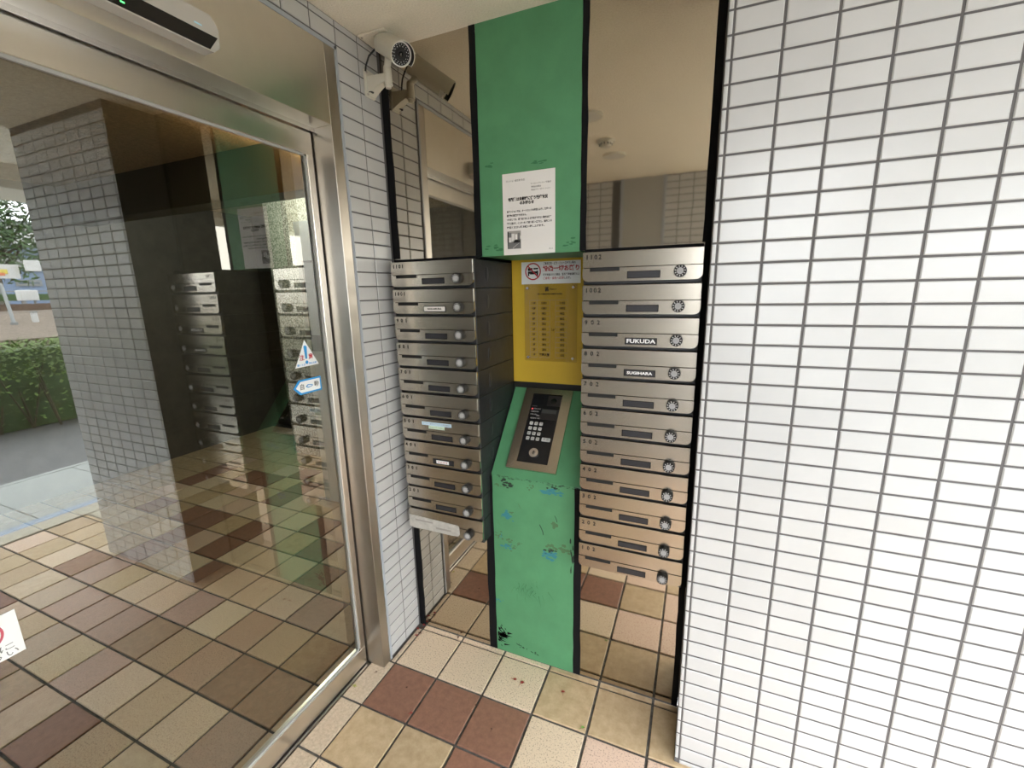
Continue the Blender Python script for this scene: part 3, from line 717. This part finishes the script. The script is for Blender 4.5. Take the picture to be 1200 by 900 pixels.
def arrow(i, x, m, n):
    MB().poly([(x, -0.2420+i*1.6, 1.2130), (x, -0.2180+i, 1.1885+i), (x, -0.1265-i, 1.1880+i), (x, -0.1265-i, 1.2370-i), (x, -0.2180+i, 1.2375-i)], (.0006, 0, 0)).build(n, m, ar)
arrow(0, XG, M['blue'], 'border'); arrow(.0058, XG+.0006, M['sticker_white'], 'sheet')
letter('自', .021, (XS+.0002, -.2080, 1.2125), R_X, M['ink_grey'], ar, align='CENTER', bold=.0004)
letter('動', .021, (XS+.0002, -.1480, 1.2125), R_X, M['ink_grey'], ar, align='CENTER', bold=.0004)
MB().poly([(XS+.0002, -.194, 1.2125), (XS+.0002, -.185, 1.2065), (XS+.0002, -.170, 1.2085), (XS+.0002, -.162, 1.2125), (XS+.0002, -.170, 1.2165), (XS+.0002, -.185, 1.2185)], (.0002, 0, 0)).build('double_arrow', M['blue'], ar)
MB().poly([(XS+.0005, -.189, 1.2125), (XS+.0005, -.184, 1.2098), (XS+.0005, -.172, 1.2105), (XS+.0005, -.168, 1.2125), (XS+.0005, -.172, 1.2145), (XS+.0005, -.184, 1.2152)], (.0002, 0, 0)).build('double_arrow_core', M['sticker_white'], ar)
hd = thing('hand_warning_sticker', 'white square sticker with a red no-hand circle on the glass door', 'sticker', (XG, -0.99, 0.838))
MB().box(XG, XG+.0008, -1.0330, -0.9365, 0.8330, 0.9245, 0).build('sheet', M['sticker_white'], hd)
def ringx(cy, cz, ra, rb, x, n=32):
    b = MB()
    for i in range(n):
        a0, a1 = 2*math.pi*i/n, 2*math.pi*(i+1)/n
        b.flat([(x, cy+ra*math.cos(a0), cz+ra*math.sin(a0)), (x, cy+rb*math.cos(a0), cz+rb*math.sin(a0)), (x, cy+rb*math.cos(a1), cz+rb*math.sin(a1)), (x, cy+ra*math.cos(a1), cz+ra*math.sin(a1))])
    return b
b = ringx(-.985, .8905, .0235, .0275, XS)
b.flat([(XS, -.985-.018, .8905+.015), (XS, -.985-.015, .8905+.018), (XS, -.985+.018, .8905-.015), (XS, -.985+.015, .8905-.018)])
b.build('prohibition_mark', M['red_pale'], hd, recalc=False)
b = MB()
for y0, y1, z0, z1 in ((-.997, -.973, .8785, .8795), (-.997, -.973, .9005, .9015), (-.997, -.996, .8785, .9015), (-.974, -.973, .8785, .9015), (-.989, -.988, .885, .9015), (-.982, -.981, .885, .9015)):
    b.flat([(XS-.0001, y0, z0), (XS-.0001, y1, z0), (XS-.0001, y1, z1), (XS-.0001, y0, z1)])
b.build('hand_drawing', M['ink_grey'], hd, recalc=False)
letter('ドアに', .0155, (XS, -.985, .8555), R_X, M['ink_grey'], hd, align='CENTER', width=.066)
letter('ちゅうい', .0155, (XS, -.985, .8415), R_X, M['ink_grey'], hd, align='CENTER', width=.078)

# door sensor on the transom
sn_ = thing('door_sensor', 'silver door sensor bar with a black window on the steel transom', 'sensor', (-1.1346, -0.60, 2.060))
pf = [(-.84, 2.062), (-.4440, 2.064), (-.4270, 2.078), (-.4255, 2.118), (-.4420, 2.140), (-.84, 2.140)]
MB().poly([(-1.134, y, z) for y, z in pf], (.034, 0, 0)).build('housing', M['sensor'], sn_)
MB().poly([(-1.1002, y, z) for y, z in ((-.83, 2.0650), (-.4520, 2.0670), (-.4300, 2.0985), (-.83, 2.0970))], (.0006, 0, 0)).build('window', M['sensor_black'], sn_)
MB().box(-1.1, -1.0985, -.6235, -.6165, 2.0745, 2.0770).build('indicator_lamp', M['led_green'], sn_)
MB().box(-1.1005, -1.0994, -.4810, -.4640, 2.1075, 2.1105).build('badge', M['badge_blue'], sn_)

# ------------------------------------------------------------------ security camera and ceiling plate
cpn = thing('ceiling_plate', 'beige rectangular cover plate on the ceiling above the security camera', 'plate', (-1.07, 0.145, H-0.008))
MB().box(-1.1305, -1.020, 0.094, 0.207, H-0.007, H-0.0005, 0.002).build('cover', M['stucco'], cpn)
for p in ((-1.12, 0.105), (-1.03, 0.196)): MB().cyl((p[0], p[1], H-0.0065), (p[0], p[1], H-0.0085), .003, .003, 8).build('screw', M['steel_bright'], cpn)
sc = thing('security_camera', 'ivory bullet security camera bracketed on the left tiles near the ceiling', 'camera', (XW, 0.142, 2.18))
Fc = Vector((-0.948, 0.074, 2.247)); Rc = Vector((-1.052, 0.140, 2.322)); ax = (Fc-Rc).normalized()
side = ax.cross(Vector((0, 0, 1))).normalized(); upc = side.cross(ax)
def cp(a, u, v): return Rc + ax*a + side*u + upc*v
Lc = (Fc-Rc).length
MB().box(XW-.001, XW+.010, 0.116, 0.164, 2.176, 2.260, .004, 2).build('wall_plate', M['cam_white'], sc)
for z in (2.182, 2.250): MB().cyl((XW+.009, 0.122, z), (XW+.012, 0.122, z), .004, .004, 10).build('screw', M['steel_soft'], sc)
arm = MB()
for i in range(8):
    t0, t1 = i/8, (i+1)/8
    def sec(t): return (XW+.008+t*.070, .142, 2.218+.004*t, .019*(1-t)+.012*t, .0165*(1-t)**1.4+.012)
    (xa, ya, za, wa, ha), (xb, yb, zb, wb2, hb) = sec(t0), sec(t1)
    zta, ztb = 2.238, 2.238
    pa = [(xa, ya-wa, zta-2*ha), (xa, ya+wa, zta-2*ha), (xa, ya+wa, zta), (xa, ya-wa, zta)]
    pb = [(xb, yb-wb2, ztb-2*hb), (xb, yb+wb2, ztb-2*hb), (xb, yb+wb2, ztb), (xb, yb-wb2, ztb)]
    va = [arm.bm.verts.new(p) for p in pa]; vb = [arm.bm.verts.new(p) for p in pb]
    for k in range(4): arm.bm.faces.new((va[k], va[(k+1) % 4], vb[(k+1) % 4], vb[k]))
    if i == 0: arm.bm.faces.new(va[::-1])
    if i == 7: arm.bm.faces.new(vb)
arm.build('arm', M['cam_white'], sc)
MB().cyl((XW+.020, .128, 2.1885), (XW+.020, .128, 2.1875), .009, .009, 16).build('cable_hole', M['black_matt'], sc)
pv = MB().cyl((-1.057, .145, 2.205), (-1.057, .145, 2.252), .0155, .0135, 18); pv.cyl((-1.057, .145, 2.196), (-1.057, .145, 2.206), .009, .012, 14)
pv.build('pivot', M['cam_white'], sc, smooth=False)
kn = MB().ball((-1.057, .145, 2.256), .0135, 14); kn.cyl((-1.057, .145, 2.256), tuple(cp(.035, 0, -.028)), .010, .012, 14)
kn.build('joint', M['cam_white'], sc, smooth=True)
body = MB().cyl(cp(0, 0, 0), cp(Lc-.012, 0, 0), .0310, .0310, 32); body.build('casing', M['cam_white'], sc, smooth=False)
hood = MB()
nn = 22
for k in range(nn):
    a0 = math.radians(-38+256*k/nn); a1 = math.radians(-38+256*(k+1)/nn)
    def hp_(a, aa, r): return cp(aa, math.cos(a)*r, math.sin(a)*r)
    a_end = Lc+.020
    v = [hood.bm.verts.new(hp_(a, aa, r)) for a, aa, r in ((a0, -.008, .0385), (a1, -.008, .0385), (a1, a_end, .0385), (a0, a_end, .0385), (a0, -.008, .0365), (a1, -.008, .0365), (a1, a_end, .0365), (a0, a_end, .0365))]
    for f in ((0, 1, 2, 3), (7, 6, 5, 4), (3, 2, 6, 7), (0, 4, 5, 1)): hood.bm.faces.new([v[i] for i in f])
hood.build('sun_hood', M['cam_white'], sc)
shd = MB()
for k in range(nn):
    a0 = math.radians(-36+252*k/nn); a1 = math.radians(-36+252*(k+1)/nn)
    v = [shd.bm.verts.new(hp_(a, aa, .0363)) for a, aa in ((a0, Lc-.01), (a1, Lc-.01), (a1, a_end-.0006), (a0, a_end-.0006))]
    shd.bm.faces.new(v)
shd.build('hood_shade', M['black_matt'], sc)  # black sheet that paints the shade inside the hood
rg = MB()
for k in range(32):
    a0 = 2*math.pi*k/32; a1 = 2*math.pi*(k+1)/32
    P = lambda a, aa, r: cp(aa, math.cos(a)*r, math.sin(a)*r)
    v = [rg.bm.verts.new(P(a, aa, r)) for a, aa, r in ((a0, Lc-.014, .0338), (a1, Lc-.014, .0338), (a1, Lc+.002, .0338), (a0, Lc+.002, .0338), (a0, Lc+.002, .0306), (a1, Lc+.002, .0306), (a0, Lc-.006, .0300), (a1, Lc-.006, .0300))]
    for f in ((0, 1, 2, 3), (3, 2, 5, 4), (4, 5, 7, 6)): rg.bm.faces.new([v[i] for i in f])
rg.build('front_ring', M['cam_ring'], sc)
MB().cyl(cp(Lc-.008, 0, 0), cp(Lc-.004, 0, 0), .0303, .0303, 32).build('front_disc', M['black_matt'], sc)
MB().cyl(cp(Lc-.005, 0, 0), cp(Lc+.000, 0, 0), .0155, .0140, 24).build('lens_barrel', M['black_matt'], sc)
MB().ball(cp(Lc-.003, 0, 0), .0085, 16).build('lens', M['lens'], sc, smooth=True)
ld = MB()
for rr_, n_ in ((.0260, 20), (.0208, 14)):
    for k in range(n_):
        a = 2*math.pi*k/n_; ld.cyl(cp(Lc-.0045, math.cos(a)*rr_, math.sin(a)*rr_), cp(Lc-.003, math.cos(a)*rr_, math.sin(a)*rr_), .00120, .0010, 6)
ld.build('infrared_leds', M['led'], sc, kind='stuff')
MB().tube([tuple(cp(-.004, -.012, -.01)), (-1.085, .128, 2.315), (-1.108, .118, 2.292), (-1.119, .112, 2.262), (-1.122, .112, 2.248)], .0030, 8).build('cable', M['black_plastic'], sc, smooth=True)

# ------------------------------------------------------------------ round fittings on the porch ceiling (seen reflected)
for name, lab, cat, x, y, r, hh in (('ceiling_downlight', 'round downlight on the porch ceiling nearest the mirror wall, seen only reflected', 'lamp', -0.60, -0.70, .075, .012),
                        ('smoke_detector', 'round white smoke detector on the porch ceiling between two downlights', 'detector', -0.594, -1.12, .055, .035),
                        ('ceiling_downlight', 'round downlight on the porch ceiling farthest from the mirror wall', 'lamp', -0.60, -1.42, .075, .012)):
    t = thing(name, lab, cat, (x, y, H-hh))
    MB().cyl((x, y, H), (x, y, H-.010), r, r*.96, 32).build('rim', M['cam_white'], t)
    if cat == 'lamp': MB().cyl((x, y, H-.010), (x, y, H-hh), r*.80, r*.75, 32).build('cover', M['lamp_glass'], t)
    else:
        MB().cyl((x, y, H-.010), (x, y, H-hh), r*.75, r*.5, 24).build('sensor_dome', M['cam_white'], t)
        b = MB()
        for k in range(12):
            a = k*math.pi/6; b.box(x+math.cos(a)*r*.66-.003, x+math.cos(a)*r*.66+.003, y+math.sin(a)*r*.66-.003, y+math.sin(a)*r*.66+.003, H-.027, H-.017)
        b.build('vents', M['black_matt'], t)

# ------------------------------------------------------------------ fallen leaves on the floor
def leaf(name, lab, m, x, y, s, rot, lobes=5, z=0.001):
    b = MB(); rl = random.Random(int(x*999+y*777))
    n = lobes*2+1; pts = []
    for i in range(n*2):
        a = rot+math.pi*2*i/(n*2); r = s*(1.0 if i % 2 == 0 else .42)*rl.uniform(.75, 1.1)
        pts.append((x+math.cos(a)*r, y+math.sin(a)*r*.8, z+.002+rl.uniform(0, .003)))
    c = b.bm.verts.new((x, y, z+.001)); vs = [b.bm.verts.new(p) for p in pts]
    for i in range(len(vs)): b.bm.faces.new((c, vs[i], vs[(i+1) % len(vs)]))
    b.tube([(x, y, z+.001), (x+math.cos(rot+2.8)*s*1.6, y+math.sin(rot+2.8)*s*1.6, z+.001)], .0006, 5)
    o = b.build(name, m, None); return tag(o, lab, 'leaf', 'fallen leaves on the porch floor')
leaf('fallen_leaf', 'small red leaf on the speckled tile before the green column, left of a pair', M['leaf_red'], -0.611, 0.090, .011, .3)
leaf('fallen_leaf', 'small red leaf on the speckled tile before the green column, right of a pair', M['leaf_red'], -0.580, 0.088, .012, 1.5)
leaf('fallen_leaf', 'single red leaf on the tan tile right of the green column foot', M['leaf_red'], -0.419, 0.108, .010, 2.2)
leaf('fallen_leaf', 'reddish leaf scrap on the joint between two brown tiles', M['leaf_red'], -0.9115, -0.183, .008, .8)
leaf('fallen_leaf', 'pale yellow leaf lying against the door threshold', M['leaf_yellow'], -1.186, -0.172, .012, .2, 2)
leaf('fallen_leaf', 'dark speck of leaf on the pale rough tile by the door jamb', M['leaf_brown'], -1.150, -0.088, .006, 1.0, 3)
leaf('fallen_leaf', 'dark leaf crumb on the third brown tile from the door', M['leaf_brown'], -0.611, -0.126, .006, 2.0, 3)
leaf('fallen_leaf', 'brown leaf crumb in the joint between second and third brown tile', M['leaf_brown'], -0.705, -0.066, .007, 2.7, 3)
leaf('fallen_leaf', 'dark leaf crumb on the brown tile nearest the door', M['leaf_brown'], -0.990, -0.100, .005, .5, 3)
leaf('fallen_leaf', 'tiny green leaf on the joint between two tan tiles', M['leaf_green'], -0.315, 0.000, .010, 1.1, 2)
leaf('fallen_leaf', 'brown twig-like leaf at the mirror foot left of the column', M['leaf_brown'], -0.930, 0.196, .010, 2.4, 2)
pr = random.Random(5)
pnames = ['reddish leaf in the corner heap, at its near end', 'red leaf in the corner heap under the tape strip', 'brownish red leaf at the heap top by the tiles', 'dull red leaf in the corner heap, touching the mirror', 'dark red leaf of the corner heap nearest the tan tile']
for k, lb in enumerate(pnames):
    leaf('fallen_leaf', lb, M['leaf_red' if k % 2 == 0 else 'leaf_brown'], -1.118+pr.uniform(-.006, .016), 0.135+.016*k, .009+.003*pr.random(), pr.uniform(0, 6), 4, .002+.002*(k % 3))

# ------------------------------------------------------------------ street side, seen reflected in the door glass
MB().box(1.55, 1.70, -8, 8, -0.12, 0.0).build('trim_8', M['curb_cream'], None, kind='structure')
MB().box(1.70, 1.79, -8, 8, -0.12, 0.001).build('trim_9', M['curb_blue'], None, kind='structure')
pav = MB().box(1.79, 2.82, -8, 8, -0.12, -0.006).build('pavement_granite', M['grout_floor'], None, kind='structure')
gm = chamfer_tile('paving_slab', 1.02, 0.594, .02, M['granite'], 'z')
for k in range(-8, 12): add_mesh('paving_slab', gm, (2.305, 0.6*k+.35, 0), pav)
MB().box(2.82, 5.4, -30, 30, -0.14, -0.012).build('road', M['asphalt'], None, kind='structure')
MB().box(2.80, 2.86, -30, 30, -0.12, 0.004).build('trim_10', M['granite'], None, kind='structure')
MB().box(-14, 1.55, -30, YF-0.31, -0.16, -0.012).build('ground', M['asphalt'], None, kind='structure')
MB().poly([(5.4, -30, -0.1), (5.6, -30, 1.02), (7.2, -30, 1.30), (40, -30, 1.35), (40, -30, -0.1)], (0, 60, 0)).build('embankment', M['ballast'], None, kind='structure')
hg = thing('hedge', 'clipped green hedge along the far side of the road, reflected in the glass', 'hedge', (4.85, 0.5, 0))
lv, lf = [], []
rh = random.Random(9)
for _ in range(26000):
    y = rh.uniform(-9, 8); top = rh.random() < .45
    if top: x = rh.uniform(4.5, 5.25); z = 1.0+rh.gauss(0, .03)
    else: x = 4.5+abs(rh.gauss(0, .12)); z = rh.uniform(.62, 1.02) if rh.random() < .7 else rh.uniform(.15, 1.0)
    if x > 5.3: x = 5.3
    s = rh.uniform(.018, .034); a = rh.uniform(0, 6.28); e = rh.uniform(-.6, .9)
    dx, dy, dz = Vector((math.cos(a)*math.cos(e), math.sin(a)*math.cos(e), math.sin(e)))*s
    ux, uy, uz = Vector((-math.sin(a), math.cos(a), rh.uniform(-.5, .5)))*s*.55
    o = len(lv); lv += [(x-dx, y-dy, z-dz), (x+ux, y+uy, z+uz), (x+dx, y+dy, z+dz), (x-ux, y-uy, z-uz)]; lf.append((o, o+1, o+2, o+3))
me = bpy.data.meshes.new('foliage'); me.from_pydata([Vector(v)-hg.location for v in lv], [], lf); me.materials.append(M['leaf_hedge'])
fo = bpy.data.objects.new('foliage', me); C.objects.link(fo); fo.parent = hg; fo['kind'] = 'stuff'
br = MB()
for k in range(70):
    y = -8+16*k/70+rh.uniform(-.05, .05); x = rh.uniform(4.65, 5.0)
    for _ in range(3): br.cyl((x, y, 0), (x+rh.uniform(-.15, .2), y+rh.uniform(-.3, .3), rh.uniform(.6, .95)), .014, .006, 5)
br.build('branches', M['bark'], hg, kind='stuff')
MB().box(4.95, 5.3, -9, 8, 0.0, 0.93).build('inner_mass', M['leaf_tree'], hg)
rails = thing('railway_rail', 'rusty railway rail on the ballast bank beyond the hedge', 'rail', (8.0, 2, 1.33))
MB().box(7.97, 8.03, -20, 20, 1.34, 1.45).build('rail_head', M['rust'], rails)
fn = thing('line_fence', 'low dark green fence beyond the rails', 'fence', (9.0, 2, 1.34))
MB().box(8.98, 9.02, -15, 15, 1.50, 1.62).build('fence_band', M['leaf_tree'], fn)
for k in range(-10, 11): MB().box(8.97, 9.03, k*1.4-.02, k*1.4+.02, 1.34, 1.66).build('fence_post', M['pole'], fn)
MB().box(8.985, 9.015, -15, 15, 1.66, 1.68).build('fence_rail', M['pole'], fn)
sb = thing('billboard', 'white billboard with a yellow and orange strip on a pole by the railway', 'billboard', (9.2, 2.1, 1.34))
MB().box(9.18, 9.24, 1.2, 2.90, 1.90, 2.15).build('board', M['bldg_white'], sb)
MB().box(9.172, 9.18, 1.2, 2.74, 1.98, 2.06).build('colour_strip', M['board_yellow'], sb); MB().box(9.170, 9.172, 1.9, 2.70, 1.95, 2.0).build('colour_strip', M['board_orange'], sb)
MB().box(9.22, 9.28, 2.55, 2.61, 1.34, 1.95).build('pole', M['pole'], sb)
sq = tag(MB().box(9.0, 9.06, 2.93, 3.14, 2.03, 2.23, .01).build('traffic_board', M['bldg_white'], None), 'blank white square board hanging among the tree branches', 'board')
ub = thing('utility_box', 'white trackside utility box on two legs', 'box', (8.3, 2.62, 1.34))
MB().box(8.2, 8.4, 2.50, 2.72, 1.50, 1.68, .01).build('case', M['bldg_white'], ub)
for y in (2.52, 2.68): MB().box(8.28, 8.32, y, y+.02, 1.34, 1.5).build('leg', M['pole'], ub)
up_ = thing('line_pole', 'leaning grey steel pole on the ballast behind the hedge', 'pole', (6.5, 1.76, 1.2))
MB().cyl((6.5, 1.76, 1.18), (6.9, 1.86, 1.75), .022, .02, 12).build('shaft', M['pole'], up_)
MB().cyl((6.5, 1.76, 1.17), (6.5, 1.76, 1.21), .04, .04, 12).build('foot', M['pole'], up_)
mk = thing('track_marker', 'short white marker post on the ballast', 'marker', (6.6, 2.02, 1.2))
MB().box(6.57, 6.63, 1.99, 2.05, 1.18, 1.33, .006).build('post', M['bldg_white'], mk)
MB().box(6.565, 6.635, 1.985, 2.055, 1.33, 1.345, .004).build('cap', M['pole'], mk)
def tree(x, y, z, h, r, n, lab):
    t = thing('street_tree', lab, 'tree', (x, y, z)); rt_ = random.Random(int(x*10+y*7))
    tk = MB().cyl((x, y, z), (x+.05, y+.05, z+h*.45), .09, .06, 10)
    for _ in range(9):
        a = rt_.uniform(0, 6.28); tk.cyl((x+.04, y+.04, z+h*rt_.uniform(.25, .45)), (x+math.cos(a)*r*.7, y+math.sin(a)*r*.7, z+h*rt_.uniform(.5, .85)), .035, .012, 6)
    tk.build('trunk', M['bark'], t)
    vs, fs = [], []
    cl = [(rt_.gauss(0, r*.5), rt_.gauss(0, r*.5), h*rt_.uniform(.3, .95)) for _ in range(36)]
    for _ in range(n):
        c = rt_.choice(cl); p = Vector((x+c[0]+rt_.gauss(0, r*.16), y+c[1]+rt_.gauss(0, r*.16), z+c[2]+rt_.gauss(0, r*.12)))
        s = rt_.uniform(.04, .085); u = Vector((rt_.gauss(0, 1), rt_.gauss(0, 1), rt_.gauss(0, 1))).normalized()*s
        w = u.orthogonal().normalized()*s*.5; o = len(vs)
        vs += [p-u-t.location, p+w-t.location, p+u-t.location, p-w-t.location]; fs.append((o, o+1, o+2, o+3))
    me = bpy.data.meshes.new('crown'); me.from_pydata(vs, [], fs); me.materials.append(M['leaf_tree'])
    o = bpy.data.objects.new('crown', me); C.objects.link(o); o.parent = t; o['kind'] = 'stuff'
tree(11.4, 3.3, 1.34, 2.8, 1.3, 6500, 'leafy street tree behind the billboard, reflected at the left edge')
tree(13.5, 6.5, 1.34, 4.2, 1.9, 7000, 'tall street tree farther off beyond the railway')
tree(12.0, -4.5, 1.34, 4.0, 1.8, 6000, 'broad street tree beyond the railway to the right of the porch')
def house(x, y0, y1, h, m, lab, rows_, cols_):
    t = thing('apartment_building', lab, 'building', (x, (y0+y1)/2, 1.34))
    MB().box(x, x+8, y0, y1, 1.34, h).build('walls', M[m], t)
    MB().box(x-.2, x+8.2, y0-.2, y1+.2, h, h+.25).build('roof_edge', M['pole'], t)
    for i in range(rows_):
        for j in range(cols_):
            ya = y0+(j+.2)*(y1-y0)/cols_; z = 2.0+i*(h-2.2)/rows_
            w = MB().box(x-.04, x, ya, ya+(y1-y0)/cols_*.6, z, z+(h-2.2)/rows_*.55).build('window', M['pole'], t)
            MB().box(x-.05, x-.04, ya+.08, ya+(y1-y0)/cols_*.6-.08, z+.08, z+(h-2.2)/rows_*.55-.08).build('pane', M['bldg_window'], w)
house(30, 2, 12, 5.2, 'bldg_white', 'low white building across the railway', 2, 4)
house(26, -14, -2, 7.0, 'bldg_white', 'white block beyond the railway to the right of the porch', 3, 5)
house(20, 5.2, 7.5, 2.6, 'roof_blue', 'small blue clad shed across the railway', 1, 2)

# ------------------------------------------------------------------ lobby behind the glass
fl2 = MB().box(-4.6, -1.24, -2.4, 2.3, -0.12, -0.006).build('floor_lobby', M['grout_floor'], None, kind='structure')
near, rest = [], []
LX0 = -1.347
for i in range(16):
    for j in range(-10, 13):
        xc = LX0-(i+.5)*T; yc = FY0-(j+.5)*T
        if xc < -4.55 or yc > 2.25: continue
        kd = rf.choice(['cream', 'pink', 'tan', 'brown', 'pink', 'cream', 'brown'])
        (near if (-1.0 < yc < 1.4 and xc > -3.9) else rest).append((ftile(kd, T, T), (xc, yc, 0)))
for j in range(-10, 13):
    if FY0-(j+.5)*T < 2.25: rest.append((ftile('tan', 0.082, T), (LX0+0.041, FY0-(j+.5)*T, 0)))
for me, l in near: add_mesh('floor_tile', me, l, fl2)
join_tiles('floor_tiles', [(m_, l) for m_, l in rest], M['ft_tan'], fl2)
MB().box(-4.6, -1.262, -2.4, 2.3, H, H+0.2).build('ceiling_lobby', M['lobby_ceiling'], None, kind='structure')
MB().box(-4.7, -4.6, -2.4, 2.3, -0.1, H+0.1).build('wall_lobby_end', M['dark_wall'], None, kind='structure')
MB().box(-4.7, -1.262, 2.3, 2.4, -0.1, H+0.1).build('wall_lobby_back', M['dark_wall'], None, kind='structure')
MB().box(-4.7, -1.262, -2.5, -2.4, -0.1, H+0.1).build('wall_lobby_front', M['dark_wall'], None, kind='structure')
MB().box(-1.262, -1.2572, 0.0, 2.4, -0.1, H+0.1).build('wall_lobby_side', M['lobby_wall'], None, kind='structure')
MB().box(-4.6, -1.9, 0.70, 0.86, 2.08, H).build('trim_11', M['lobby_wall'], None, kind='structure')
MB().box(-3.59, -2.75, 1.65, 1.9, 0, 2.30).build('trim_12', M['aggregate'], None, kind='structure')
MB().box(-2.53, -2.05, 1.0, 1.12, 0, 1.98).build('trim_13', M['white_wall'], None, kind='structure')
nm = thing('wall_monitor', 'grey flat screen on the white wall inside the lobby', 'screen', (-2.38, 1.0, 1.15))
MB().box(-2.475, -2.25, 0.985, 0.9995, 1.13, 1.73).build('casing', M['black_matt'], nm); MB().box(-2.465, -2.26, 0.983, 0.985, 1.24, 1.715).build('screen', M['screen_grey'], nm)
def lobby_fill(x, y, z, w, col_, lab, r=.05):  # unseen fill lamps, added to brighten the lobby stone and white wall
    t = thing('lobby_fill_lamp', lab, 'lamp', (x, y, z))
    MB().cyl((x, y, H), (x, y, z), r, r, 20).build('can', M['steel_soft'], t); MB().cyl((x, y, z), (x, y, z-.004), r*.85, r*.85, 20).build('lens', M['lamp_warm'], t)
    l = bpy.data.lights.new('lamp', 'POINT'); l.energy = w; l.color = col_; l.shadow_soft_size = .05
    o = bpy.data.objects.new('lamp', l); C.objects.link(o); o.parent = t; o.location = (0, 0, -.07)
lobby_fill(-2.95, 1.25, H-.03, 14, (.95, 1.0, .95), 'added unseen cool lamp inside the lobby, brightening the stone pillar')
lobby_fill(-2.30, 0.93, H-.03, 6, (.95, 1.0, 1.0), 'added unseen cool lamp inside the lobby, brightening the white wall')
ul = thing('wall_uplighter', 'warm uplighter on the lobby beam, washing the lobby ceiling orange', 'lamp', (-1.93, 0.665, 2.12))
MB().cyl((-1.93, 0.665, 2.10), (-1.93, 0.665, 2.17), .03, .035, 20).build('bowl', M['steel_soft'], ul)
MB().box(-1.945, -1.915, 0.665, 0.70, 2.11, 2.14).build('bracket', M['steel_soft'], ul)
MB().cyl((-1.93, 0.665, 2.170), (-1.93, 0.665, 2.173), .029, .029, 20).build('lens', M['lamp_warm'], ul)
l = bpy.data.lights.new('lamp', 'SPOT'); l.energy = 26; l.color = (1.0, .60, .26); l.spot_size = math.radians(165); l.spot_blend = .5; l.shadow_soft_size = .02
o = bpy.data.objects.new('lamp', l); C.objects.link(o); o.parent = ul; o.location = (0, 0, .06); o.rotation_euler = (math.pi, 0, 0)
